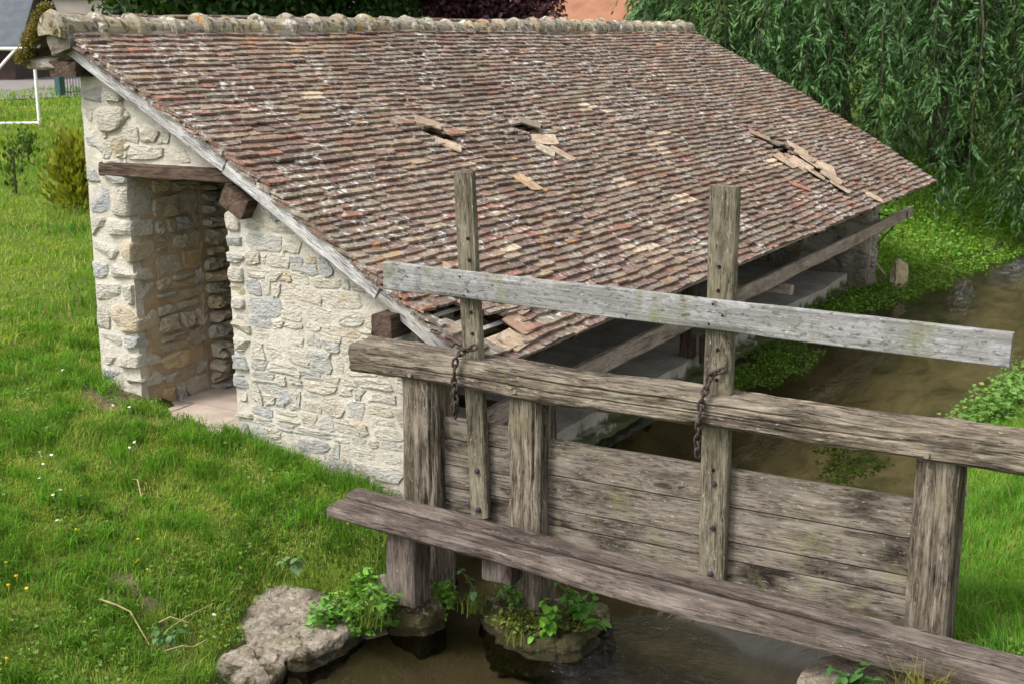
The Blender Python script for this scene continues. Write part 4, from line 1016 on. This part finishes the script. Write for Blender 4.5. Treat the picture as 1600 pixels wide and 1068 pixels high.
def patch(blobs, dens, seed):
    r = np.random.default_rng(seed); X = []; Y = []
    for (cx, cy, rx, ry) in blobs:
        n = int(dens * rx * ry * 3.2); a = r.uniform(0, 2 * math.pi, n); q = np.sqrt(r.random(n)) * (1 + .25 * np.sin(a * 3 + cx) + .15 * np.sin(a * 7 + cy))
        X.append(cx + np.cos(a) * q * rx); Y.append(cy + np.sin(a) * q * ry)
    return np.concatenate(X), np.concatenate(Y)
x, y = patch([(13.9, 4.82, .75, .36), (15.0, 4.95, .8, .3), (13.2, 4.95, .5, .25), (14.5, 4.55, .6, .2)], 2200, 1); k = y < 5.3
weedmass('water_cress', 'floating green cress bed beside the washing slab', x[k], y[k], 0.004, .032, (.085, .16, .016), 1, .05)
x, y = patch([(16.6, 5.05, 1.0, .3), (18, 5.0, 1.3, .42), (19.6, 4.75, 1.2, .45), (21, 4.5, 1.2, .4), (22.6, 4.15, 1.2, .35), (24.5, 3.8, 1.4, .3)], 1300, 2)
weedmass('water_cress', 'green weed fringing the far bank at the waterline', x, y, np.maximum(ground(x, y), 0.004), .045, (.115, .22, .022), 2, .09)
x, y = patch([(11.4, 3.05, .45, .28), (12.2, 3.3, .5, .25)], 900, 3)
weedmass('water_weed', 'submerged green weed below the surface mid stream', x, y, -.12, .05, (.13, .23, .03), 3, .06)
r_ = np.random.default_rng(8); n = 26000; x = r_.uniform(19.9, 31, n); y = r_.uniform(3.6, 11, n); z = ground(x, y); u, zc = cam_u(x, y, z); k = (z > .03) & (u > 1280) & (u < 1760)
weedmass('bank_weeds', 'leafy nettles and herbs on the far bank beneath the willow', x[k], y[k], z[k], .07, (.13, .27, .028), 4, .2)
n = 6500; x = r_.uniform(12.4, 16, n); y = yr(x) + r_.normal(size=n) * .16 - .1; z = np.maximum(ground(x, y), 0); 
weedmass('bank_weeds', 'pale leafy herbs hanging over the water on the right bank', x, y, z, .06, (.13, .24, .045), 5, .2)
n = 5200; x = r_.uniform(5.9, 7.3, n); y = r_.uniform(.2, 1.75, n); z = ground(x, y)
weedmass('bank_weeds', 'clover and small herbs in the right bank grass', x, y, z, .03, (.08, .17, .02), 6, .07)
n = 22000; x = r_.uniform(3, 7.4, n); y = r_.uniform(5.0, 9.5, n); z = ground(x, y); k = vn2(x, y, 1.9, 71) > .12
weedmass('lawn_clover', 'patches of clover leaves in the near lawn', x[k], y[k], z[k], .028, (.10, .20, .03), 7, .06)
x, y = patch([(6.40, 4.98, .20, .16), (6.36, 4.78, .16, .1), (6.30, 4.80, .12, .05), (6.52, 4.70, .12, .06), (6.82, 4.50, .1, .06), (6.2, 4.98, .14, .1)], 9000, 9)
weedmass('bank_weeds', 'leafy weeds around the stone at the left end of the footbridge', x, y, np.maximum(ground(x, y), .0), .05, (.12, .26, .035), 9, .2)
x, y = patch([(7.0, 3.75, .25, .25), (6.8, 3.9, .14, .2)], 5000, 19)
weedmass('islet_moss', 'low moss and creeping weed over the stone islet', x, y, .05, .028, (.11, .14, .025), 19, .06)
x, y = patch([(8.9, 7.80, .22, .06), (9.2, 7.78, .2, .06)], 5000, 10); 
weedmass('wall_fern', 'small green ferns rooted in the wall inside the doorway', x, y, 1.25 + vn2(x, y, 5, 3) * .2, .05, (.04, .075, .015), 10, .3)

# ---------------------------------------------------------------- separate plants
def leaf_mesh(name, ln, wd, col, seed=0, curl=.12):
    """pointed oval leaf with a folded midrib: 10 tris"""
    xs = [0, .2, .5, .78, 1.0]; ws = [.04, .75, 1.0, .62, 0.0]; V = []; F = []
    for t, w in zip(xs, ws):
        z = -curl * t * t * ln
        V += [(-w * wd / 2, t * ln, z + .18 * w * wd), (0, t * ln, z), (w * wd / 2, t * ln, z + .18 * w * wd)]
    for i in range(4):
        for j in range(2): F.append((i * 3 + j, i * 3 + j + 1, i * 3 + j + 4, i * 3 + j + 3))
    return mesh_data(name, V, F, M_LEAF, cols=np.tile(np.array(col), (len(V), 1)), smooth=True)
def plant(name, label, loc, stems, leaf_sizes, col, seed, pairs=5, cat='plant', droop=.2, group=None):
    r = random.Random(seed); o = thing(name, label, cat, loc, group); L = Vector(loc)
    lm = [leaf_mesh('leaf', leaf_sizes * k, leaf_sizes * k * asp, tuple(c * j for c in col), seed) for k, asp, j in ((1, .62, 1), (.8, .7, 1.25), (.6, .6, .8))]
    for (dx, dy, hgt) in stems:
        pts = [L + Vector((dx * t * t, dy * t * t, hgt * t)) for t in (0, .33, .66, 1)]
        mobj('stem', *tube(pts, [.006, .005, .004, .002], 5), M_GREENSTEM, o)
        for k in range(pairs):
            t = .25 + .75 * (k + r.random() * .4) / pairs; t = min(t, 1)
            p = L + Vector((dx * t * t, dy * t * t, hgt * t)); a = r.uniform(0, 6.28)
            for q in (0, math.pi) if r.random() > .2 else (0,):
                lf = bpy.data.objects.new('leaf', lm[r.randrange(3)]); place(lf, o); lf.location = p - L
                lf.rotation_euler = (r.uniform(-.5, .35) - droop, r.uniform(-.3, .3), a + q + r.uniform(-.4, .4))
                sc = r.uniform(.75, 1.15) * (1.05 - .45 * t if pairs > 6 else 1); lf.scale = (sc, sc, sc)
    return o
M_GREENSTEM = m_plain('green_stem', (.07, .12, .02), .7, .2, 10, .1)
plant('leafy_plant', 'bright broad leaved plant hanging over the front of the stone islet', (6.82, 3.68, .06), [(-.14, .02, .14), (-.06, -.06, .22), (-.16, .06, .0), (-.02, .05, .22), (-.12, -.04, .08), (-.18, .0, -.08)], .115, (.13, .30, .035), 1, 7)
plant('leafy_plant', 'darker broad leaved plant at the back right of the stone islet', (7.02, 3.56, .06), [(-.05, -.12, .2), (.05, -.05, .26), (0, .12, .24), (-.1, -.02, .16), (-.02, .2, .26), (-.08, .1, .2)], .11, (.075, .19, .028), 2, 7)
plant('leafy_plant', 'small sprig with rounded leaves at the right tip of the stone islet', (6.95, 3.45, .06), [(-.06, -.12, .12)], .1, (.09, .21, .03), 3, 3)
plant('willowherb', 'tall thin blue green sprig leaning out left of the stone islet', (6.86, 4.24, .04), [(-.04, .14, .30)], .085, (.12, .22, .11), 4, 8)
plant('willowherb', 'low bushy herbs along the back of the stone islet', (6.96, 4.02, .06), [(0, .1, .2), (-.05, .02, .22), (-.06, -.08, .18), (.02, .2, .16), (-.1, .12, .14), (-.12, -.02, .12)], .07, (.085, .19, .03), 5, 8)
plant('nettle', 'dark green nettle sprig on the stone below the right end of the footbridge', (6.33, 1.62, .42), [(-.05, .12, .14), (0, -.1, .18), (-.1, .02, .12), (-.04, -.16, .12)], .09, (.05, .12, .03), 6, 6)
plant('ash_seedling', 'feathery leaved seedling in the grass left of the small boulder', (5.15, 5.35, .26), [(-.08, .08, .12), (-.02, -.1, .12), (-.1, 0, .08)], .075, (.08, .17, .05), 7, 6)
plant('leafy_plant', 'leafy herbs at the foot of the stone under the left footbridge end', (6.42, 4.72, .1), [(-.1, .02, .16), (-.08, -.1, .12), (-.02, .12, .18), (0, -.12, .16)], .075, (.09, .2, .03), 8, 6)
plant('leafy_plant', 'grey green rosette in the grass left of the footbridge block', (6.28, 5.35, .33), [(-.06, .04, .06), (.04, -.05, .07), (.05, .06, .06)], .09, (.12, .2, .08), 9, 4)
def tuft(name, label, loc, n, h, spread, col, seed, w=.006):
    r = np.random.default_rng(seed); P = np.array(loc) + np.stack([r.normal(size=n) * spread, r.normal(size=n) * spread, np.zeros(n)], -1)
    V, T, C = blades(P, h * r.uniform(.5, 1.1, n), np.full(n, w), np.array(col) * r.uniform(.7, 1.3, (n, 1)), .5, r)
    return tag(mobj(name, V, T, M_GRASS, cols=C), label, 'grass tuft')
tuft('grass_tuft', 'straw tipped grass tuft in front of the right end of the footbridge', (6.24, 1.24, .36), 170, .40, .06, (.20, .19, .04), 1)
tuft('grass_tuft', 'green grass tuft right of the straw tipped one at the footbridge end', (6.22, 1.02, .40), 150, .28, .09, (.10, .19, .025), 2)
tuft('grass_tuft', 'grass tuft drooping off the left edge of the stone islet', (6.84, 4.26, .04), 70, .2, .04, (.12, .15, .03), 3)
tuft('grass_tuft', 'small grass tuft on the front face of the stone islet', (6.66, 3.86, .0), 40, .12, .04, (.14, .17, .03), 4)
tuft('grass_tuft', 'reedy tuft hanging to the water right of the large boulder', (6.28, 4.72, .08), 90, .24, .06, (.12, .17, .03), 5)

# dry stalks and flowers in the lawn
def stalk(pts, label, rad=.006):
    P = [(x, y, float(ground(x, y)) + .05 + dz) for x, y, dz in pts]
    V, F = tube(P, [rad, rad * .9, rad * .8, rad * .4][:len(P)] if len(P) <= 4 else rad, 5)
    tag(mobj('dry_reed', V, F, M_STRAW), label, 'dry stalk', 'dry stalks on the lawn')
stalk([(5.17, 5.94, .02), (5.21, 5.84, .03), (5.24, 5.76, .03), (5.18, 5.55, .0)], 'dry reed, left arm of the straw litter on the lawn', .007)
stalk([(5.22, 5.53, .0), (5.34, 5.56, .02), (5.5, 5.56, .03), (5.72, 5.53, .04)], 'dry reed, longest one slanting right in the straw litter', .004)
stalk([(5.2, 5.46, .0), (5.3, 5.40, .02), (5.36, 5.37, .0), (5.45, 5.34, .03)], 'dry reed, lowest one in the straw litter', .005)
stalk([(5.35, 5.64, .0), (5.41, 5.60, .04), (5.49, 5.53, .02)], 'dry reed, short upper one in the straw litter', .006)
stalk([(6.30, 6.80, .0), (6.27, 6.72, .04), (6.18, 6.60, .0)], 'pale bent grass stalk lying mid lawn above the yellow flowers', .005)
stalk([(20.6, 5.6, .1), (20.3, 5.2, .12), (20.2, 5.05, .05)], 'dead twig lying in the green on the far bank', .02)
def flower_mesh(name, rad, m_p, n=9):
    V = [(0, 0, .004)]; F = []; 
    for i in range(n):
        a = 2 * math.pi * i / n; b = .24
        k = len(V); V += [(math.cos(a - b) * rad, math.sin(a - b) * rad, .002), (math.cos(a + b) * rad, math.sin(a + b) * rad, .002)]; F.append((0, k, k + 1))
    k = len(V); m = 6
    V += [(math.cos(2 * math.pi * j / m) * rad * .38, math.sin(2 * math.pi * j / m) * rad * .38, .007) for j in range(m)]; F.append(tuple(range(k, k + m)))
    k = len(V); V += [(0.0015, 0, .002), (-.0015, 0.001, .002), (0, 0, -.08)]; F.append((k, k + 1, k + 2))
    me = mesh_data(name, V, F, m_p); me.materials.append(M_YELLOW); me.polygons[n].material_index = 1
    return me
DM, BM_ = flower_mesh('daisy', .0125, M_PETAL), flower_mesh('buttercup', .012, M_YELLOW, 6)
def flower(me, name, x, y, label, cat, group):
    o = bpy.data.objects.new(name, me); COL.objects.link(o); o.location = (x, y, float(ground(x, y)) + .085)
    o.rotation_euler = (rng.normal() * .25, rng.normal() * .25 - .25, rng.uniform(0, 6)); tag(o, label, cat, group)
for (x, y) in [(6.0, 7.45), (6.05, 7.35), (5.95, 7.3), (5.8, 7.2), (5.75, 7.1), (5.72, 6.98), (5.78, 6.95), (5.55, 7.3), (5.85, 6.8), (6.9, 7.6), (6.95, 7.5), (6.6, 7.1), (6.5, 7.05), (5.5, 6.7), (4.75, 6.45), (4.7, 6.5), (5.65, 5.5), (7.3, 8.6), (4.35, 5.9)]:
    flower(DM, 'daisy', x + rng.normal() * .02, y + rng.normal() * .02, 'small white daisy flower in the lawn', 'flower', 'daisies in the lawn')
for (x, y) in [(5.55, 6.55), (5.75, 6.2), (5.6, 6.05), (5.58, 5.95), (4.95, 6.5), (4.85, 6.45), (4.9, 6.35), (4.8, 6.3), (4.85, 6.2), (4.4, 5.85)]:
    flower(BM_, 'buttercup', x, y, 'small yellow flower in the lawn', 'flower', 'yellow flowers in the lawn')
lfm = leaf_mesh('fallen_leaf', .11, .07, (.55, .33, .03))
o = bpy.data.objects.new('fallen_leaf', lfm); COL.objects.link(o); o.location = (9.35, 2.35, .006); o.rotation_euler = (0, 0, 1.2); tag(o, 'yellow fallen leaf floating on the water above the sluice boards', 'leaf')

# ---------------------------------------------------------------- trees
def trunk_mesh(base, top, r0, r1, parent, limbs, seed, name='trunk'):
    r = random.Random(seed); mb = MB(); b = Vector(base); t = Vector(top)
    pts = [b.lerp(t, k / 6) + Vector((r.uniform(-.1, .1), r.uniform(-.1, .1), 0)) * (0 if k == 0 else 1) for k in range(7)]
    mb.add(*tube(pts, [r0 + (r1 - r0) * k / 6 + (r0 * .35 if k == 0 else 0) for k in range(7)], 10))
    for (end, f) in limbs:
        s0 = b.lerp(t, f); e = Vector(end); m_ = s0.lerp(e, .5) + Vector((0, 0, .15 * (e - s0).length))
        mb.add(*tube([s0, s0.lerp(m_, .6), m_, e], [r1 * .9, r1 * .7, r1 * .5, r1 * .15], 6))
    V = np.concatenate(mb.V)
    return mobj(name, V, mb.F, M_BARKWOOD, parent, grain=np.stack([V[:, 2], V[:, 0], V[:, 1]], -1), smooth=True)
def broadleaf(name, label, base, h, rad, col, seed, nl=9000, leaf=.16, clumps=46, crown_lo=.3, group=None):
    r = np.random.default_rng(seed); T = thing(name, label, 'tree', base, group); b = np.array(base)
    cz = h * (crown_lo + 1) / 2; hz = h * (1 - crown_lo) / 2
    c = unit(clumps, r) * (r.random((clumps, 1)) ** .4) * np.array([rad, rad, hz]) * .82 + np.array([0, 0, cz]) + b
    trunk_mesh(base, tuple(b + [0, 0, h * .7]), rad * .09 + .08, .08, T, [(tuple(c[i]), r.uniform(.35, .95)) for i in range(0, clumps, 4)], seed)
    k = r.integers(clumps, size=nl); q = unit(nl, r) * (r.random((nl, 1)) ** .5) * np.array([1, 1, .75]) * rad * .36
    P = c[k] + q
    d = unit(nl, r); d[:, 2] -= .35; nr = unit(nl, r); nr[:, 2] = np.abs(nr[:, 2]) + .6
    cc = np.array(col) * r.uniform(.6, 1.4, (nl, 1)) * r.uniform(.75, 1.25, (clumps, 1))[k]
    V, F = leaf_arrays(P, d, nr, leaf * r.uniform(.7, 1.3, nl), leaf * .6 * r.uniform(.7, 1.3, nl))
    mobj('crown', V, F, M_LEAF, T, cols=np.repeat(cc, 4, 0)); return T
# willow: dome of hanging shoots
WC = np.array([29.3, 6.3]); WR = 6.6
willow = thing('willow_tree', 'large weeping willow with hanging shoots over the far bank', 'tree', (29.3, 6.3, .9))
r_ = np.random.default_rng(99)
ns = 420; a = r_.uniform(0, 2 * math.pi, ns); q = r_.random(ns) ** .38
sx = WC[0] + np.cos(a) * q * WR; sy = WC[1] + np.sin(a) * q * WR * 1.05
topz = 1.6 + 7.3 * np.sqrt(np.clip(1 - q ** 2 * .80, 0, 1)) + r_.normal(size=ns) * .5
gz = ground(sx, sy); low = np.maximum(gz, .1) + .55 + r_.random(ns) ** 2.0 * 2.6
PP, DD, CC, SH = [], [], [], []
for i in range(ns):
    Ls = topz[i] - low[i]
    if Ls < .6: continue
    ang = a[i] + r_.normal() * .4; sw = r_.uniform(.3, 1.1); sc = r_.uniform(.7, 1.4)
    def path(t): return np.stack([sx[i] + np.cos(ang) * sw * (t ** .45 - .6) + .07 * np.sin(t * 7 + i), sy[i] + np.sin(ang) * sw * (t ** .45 - .6) + .07 * np.cos(t * 6 + i * 2), topz[i] - t * Ls], -1)
    SH.append(path(np.linspace(0, 1, 6)))
    m = int(Ls / .10); t = r_.uniform(0, 1, m); b0 = path(t)
    az_ = r_.uniform(0, 2 * math.pi, m); sl = r_.uniform(.2, .8, m); k = 14
    f = np.linspace(.1, 1, k)[None, :]
    X = b0[:, None, 0] + np.cos(az_)[:, None] * sl[:, None] * f * .75; Y = b0[:, None, 1] + np.sin(az_)[:, None] * sl[:, None] * f * .75
    Z = b0[:, None, 2] + sl[:, None] * (.22 * f - .85 * f ** 2)
    P = np.stack([X, Y, Z], -1).reshape(-1, 3); n_ = len(P)
    D = np.stack([np.cos(az_)[:, None] * np.ones((1, k)), np.sin(az_)[:, None] * np.ones((1, k)), -.5 - 1.2 * f * np.ones((m, 1))], -1).reshape(-1, 3)
    D = D + r_.normal(size=D.shape) * .55
    shade = (r_.uniform(.65, 1.4, m)[:, None] * np.ones((1, k))).reshape(-1, 1)
    PP.append(P); DD.append(D); CC.append(np.array([.058, .125, .040]) * sc * shade * r_.uniform(.75, 1.3, (n_, 1)) * (1 + np.array([.35, .18, -.1]) * (r_.random() > .75)))
PP = np.concatenate(PP); DD = np.concatenate(DD); CC = np.concatenate(CC)
n = len(PP); nr = unit(n, r_); nr[:, 2] += .5
V, F = leaf_arrays(PP, DD, nr, .14 * r_.uniform(.7, 1.3, n), .036 * r_.uniform(.8, 1.3, n))
M_WILLOW = m_leaf('willow_leaf', .3, .45, .35)
mobj('crown', V, F, M_WILLOW, willow, cols=np.repeat(CC, 4, 0))
limbs = [((29.3 + math.cos(b) * 4.2, 6.3 + math.sin(b) * 4.2, 5.6 + .5 * math.sin(b * 3)), .45 + .08 * (i % 6)) for i, b in enumerate(np.linspace(0, 6.0, 9))]
trunk_mesh((30.3, 6.3, .9), (29.8, 6.5, 7.6), .42, .14, willow, limbs, 5)
mb = MB()
for P in SH: mb.add(*tube(P.tolist(), [.02, .016, .012, .009, .006, .003], 4, False))
V = np.concatenate(mb.V); mobj('shoots', V, mb.F, M_BARKWOOD, willow, grain=np.stack([V[:, 2], V[:, 0], V[:, 1]], -1))
for k, (x, y, h, rd, col) in enumerate([(40, 12, 15, 4.8, (.035, .085, .015)), (43, 4, 19, 6.0, (.03, .075, .016)), (41, -5, 18, 5.8, (.04, .09, .016)), (33.6, 12.0, 7, 2.3, (.05, .11, .018))]):  # taller ones raised out of view to darken the sky reflection in the water
    broadleaf('broadleaf_tree', ['dense tree behind the left edge of the willow', 'tall dark tree straight behind the willow', 'dark tree behind the right side of the willow', 'lighter bushy tree between the roof end and the willow'][k], (x, y, .9), h, rd, col, 300 + k, 12000, .30, 60, .02, 'trees behind the willow')
DG = (.032, .07, .014)
for k, (x, y, lb) in enumerate([(24.4, 23.6, 'left'), (27.7, 23.9, 'middle'), (31.1, 24.1, 'right')]):
    broadleaf('broadleaf_tree', f'dark green tree behind the roof ridge, {lb} one of three', (x, y, 1.0), 7.4, 2.9, DG, 320 + k, 9000, .24, 50, .12, 'trees behind the roof ridge')
for k, (x, y, lb) in enumerate([(34.5, 22.3, 'left'), (36.2, 21.3, 'right')]):
    broadleaf('purple_tree', f'dark purple leaved tree behind the ridge, {lb} one', (x, y, 1.0), 6.6, 2.05, (.060, .022, .032), 330 + k, 8000, .22, 46, .12, 'purple trees behind the roof ridge')

# yellow green shrub and sapling on the lawn
def shrub(name, label, base, h, rad, col, seed, nl, leaf):
    r = np.random.default_rng(seed); T = thing(name, label, 'shrub', base); b = np.array(base)
    P = unit(nl, r) * (r.random((nl, 1)) ** .45) * np.array([rad, rad, h / 2]) + b + [0, 0, h / 2 + .03]
    P[:, :2] = b[:2] + (P[:, :2] - b[:2]) * (1.1 - .45 * (P[:, 2:] - b[2]) / h)
    P += .12 * unit(nl, r); P[:, :2] = b[:2] + (P[:, :2] - b[:2]) * (1 + .45 * vn(P, 3.2, seed))[:, None]
    d = P - (b + [0, 0, h * .35]); d[:, 2] += .5; nr = unit(nl, r)
    C = np.array(col) * r.uniform(.5, 1.45, (nl, 1)); C = C * np.clip(.75 + .35 * vn(P, 5, 3)[:, None], .4, 1.3)
    V, F = leaf_arrays(P, d, nr, leaf * r.uniform(.7, 1.3, nl), leaf * .5 * r.uniform(.7, 1.3, nl))
    mobj('foliage', V, F, M_LEAF, T, cols=np.repeat(C, 4, 0)); mobj('stem', *tube([b, b + [0, 0, h * .5], b + [.03, 0, h * .85]], [.03, .02, .01], 6), M_BARKPLAIN, T)
M_BARKPLAIN = m_plain('shrub_bark', (.07, .055, .04), .9, .3, 12, .6)
shrub('golden_shrub', 'yellow green leafy shrub growing behind the wash house corner', (14.2, 16.15, .98), 1.2, .33, (.30, .32, .03), 1, 1700, .12)
shrub('sapling', 'thin young sapling on the lawn at the left edge', (15.2, 18.75, .98), 1.0, .14, (.08, .13, .025), 2, 90, .11)
shrub('sapling', 'tiny sapling on the lawn between the goal and the golden shrub', (19.2, 23.2, .98), .7, .22, (.08, .14, .02), 3, 180, .1)

# ---------------------------------------------------------------- football goal, fence, yard, houses
goal = thing('football_goal', 'white tubular football goal on the lawn at the left edge', 'goal', (27.3, 32.8, 1.0))
gpt = (27.50, 32.60); fw = np.array([-.62, .78])      # goal mouth runs off to the left
A = np.array([gpt[0], gpt[1]]); Bk = A + np.array([.9, .55]) * 1.2
mobj('goal_post', *tube([(A[0], A[1], .95), (A[0], A[1], 3.25)], .05, 10), M_WHITE, goal)
C2 = A + fw * 5
mobj('crossbar', *tube([(A[0] + .0, A[1] + .0, 3.25), (A[0] + fw[0] * .55, A[1] + fw[1] * .55, 3.25), (A[0] + fw[0] * 5, A[1] + fw[1] * 5, 3.25)], .05, 10), M_WHITE, goal)
mobj('goal_post', *tube([(C2[0], C2[1], .95), (C2[0], C2[1], 3.25)], .05, 10), M_WHITE, goal)
mobj('ground_bar', *tube([(A[0], A[1], 1.05), (C2[0], C2[1], 1.05)], .04, 8), M_WHITE, goal)
mobj('back_stay', *tube([(A[0] + fw[0] * .5, A[1] + fw[1] * .5, 3.24), (A[0] + fw[0] * 1.6, A[1] + fw[1] * 1.6, 2.1), (A[0] + fw[0] * 2.0 - .2, A[1] + fw[1] * 2.0, 1.05)], .045, 8), M_WHITE, goal)

yard = mobj('yard', [(30, 46.5, 1.03), (43, 44.0, 1.03), (90, 78, 1.03), (40, 110, 1.03)], [(0, 1, 2, 3)], M_ASPHALT)
tag(yard, 'grey asphalt yard behind the lawn', None, None, 'structure')
fence = thing('wire_fence', 'green post and grey bar fence between the lawn and the yard', 'fence', (40, 45.5, 1.0))
mobj('fence_post', *box(39.35, 39.65, 45.2, 45.5, .95, 3.1), M_GREENPOST, fence)
mobj('fence_post', *box(42.4, 42.55, 44.3, 44.45, .95, 2.7), M_GREENPOST, fence)
mobj('fence_post', *box(35.5, 35.65, 46.9, 47.05, .95, 2.7), M_GREENPOST, fence)
for k in range(22):
    t = k / 22; mobj('fence_bar', *tube([(39.7 + t * 2.7, 45.3 - t * .9, 1.05), (39.7 + t * 2.7, 45.3 - t * .9, 2.5)], .02, 4), M_GREYMETAL, fence)
for z in (1.2, 2.45): mobj('fence_rail', *tube([(39.6, 45.3, z), (42.45, 44.4, z)], .025, 4), M_GREYMETAL, fence)

def gabled(name, label, c, rot, L, W, eave, rise, mw, mr, wins=(), door=None, cat='building', over=.4):
    T = thing(name, label, cat, c); ca, sa = math.cos(rot), math.sin(rot)
    def w(p): return (c[0] + p[0] * ca - p[1] * sa, c[1] + p[0] * sa + p[1] * ca, c[2] + p[2])
    l, q = L / 2, W / 2
    V = [w(p) for p in [(-l, -q, 0), (l, -q, 0), (l, q, 0), (-l, q, 0), (-l, -q, eave), (l, -q, eave), (l, q, eave), (-l, q, eave), (-l, 0, eave + rise), (l, 0, eave + rise)]]
    wl = mobj('wall', V, [(0, 1, 5, 4), (2, 3, 7, 6), (1, 2, 6, 9, 5), (3, 0, 4, 8, 7), (0, 3, 2, 1)], mw, T)
    rf = MB(); t = .14; lo = l + over; k = rise / q; qo = q + over
    for sgn in (-1, 1):
        P = [(-lo, sgn * qo, eave - over * k + .02), (lo, sgn * qo, eave - over * k + .02), (lo, 0, eave + rise + .02), (-lo, 0, eave + rise + .02)]
        rf.add([w(p) for p in P] + [w((p[0], p[1], p[2] + t)) for p in P], BOXF)
    rfo = rf.build('roof', mr, T)
    for (x, z, ww, hh, sgn) in wins:
        y = sgn * (q + .02); f = mobj('window', *[[w(p) for p in box(x - ww / 2, x + ww / 2, min(y, y - sgn * .08), max(y, y - sgn * .08), z, z + hh)[0]], BOXF], M_WHITE, T)
        y = sgn * (q + .035); mobj('pane', [w(p) for p in box(x - ww / 2 + .07, x + ww / 2 - .07, min(y, y - sgn * .03), max(y, y - sgn * .03), z + .07, z + hh - .07)[0]], BOXF, M_DARKGLASS, f)
    if door:
        x, ww, hh, sgn, md = door; y = sgn * (q + .03)
        mobj('door', [w(p) for p in box(x - ww / 2, x + ww / 2, min(y, y - sgn * .08), max(y, y - sgn * .08), .0, hh)[0]], BOXF, md, T)
    return T
gabled('barn', 'low brown barn with a blue grey slate roof behind the yard', (51.5, 69.5, 1.0), R(-59.8), 12, 7.5, 2.35, 3.6, M_BROWNWALL, M_SLATE, [(-3.5, .9, 1.0, .9, -1)], (1.5, 2.8, 2.1, -1, M_BROWNWALL), over=.6)
gabled('stone_house', 'pale rubble stone house behind the barn', (66, 78, 1.0), R(-50), 11, 8, 5.2, 3.2, M_PLASTER, M_REDROOF, [(-3, 1.0, 1.1, 1.5, -1), (3, 1.0, 1.1, 1.5, -1), (0, 3.4, 1.0, 1.3, -1)], (0, 1.1, 2.2, -1, M_BROWNWALL))
gabled('tiled_house', 'cream house with a red tile roof behind the purple trees', (51.9, 24.2, 1.0), R(-68), 12, 8, 3.3, 3.3, M_PLASTER, M_REDROOF, [(-3, 1.0, 1.2, 1.2, -1), (3, 1.0, 1.2, 1.2, -1)], (0, 1.1, 2.1, -1, M_BROWNWALL), over=.5)
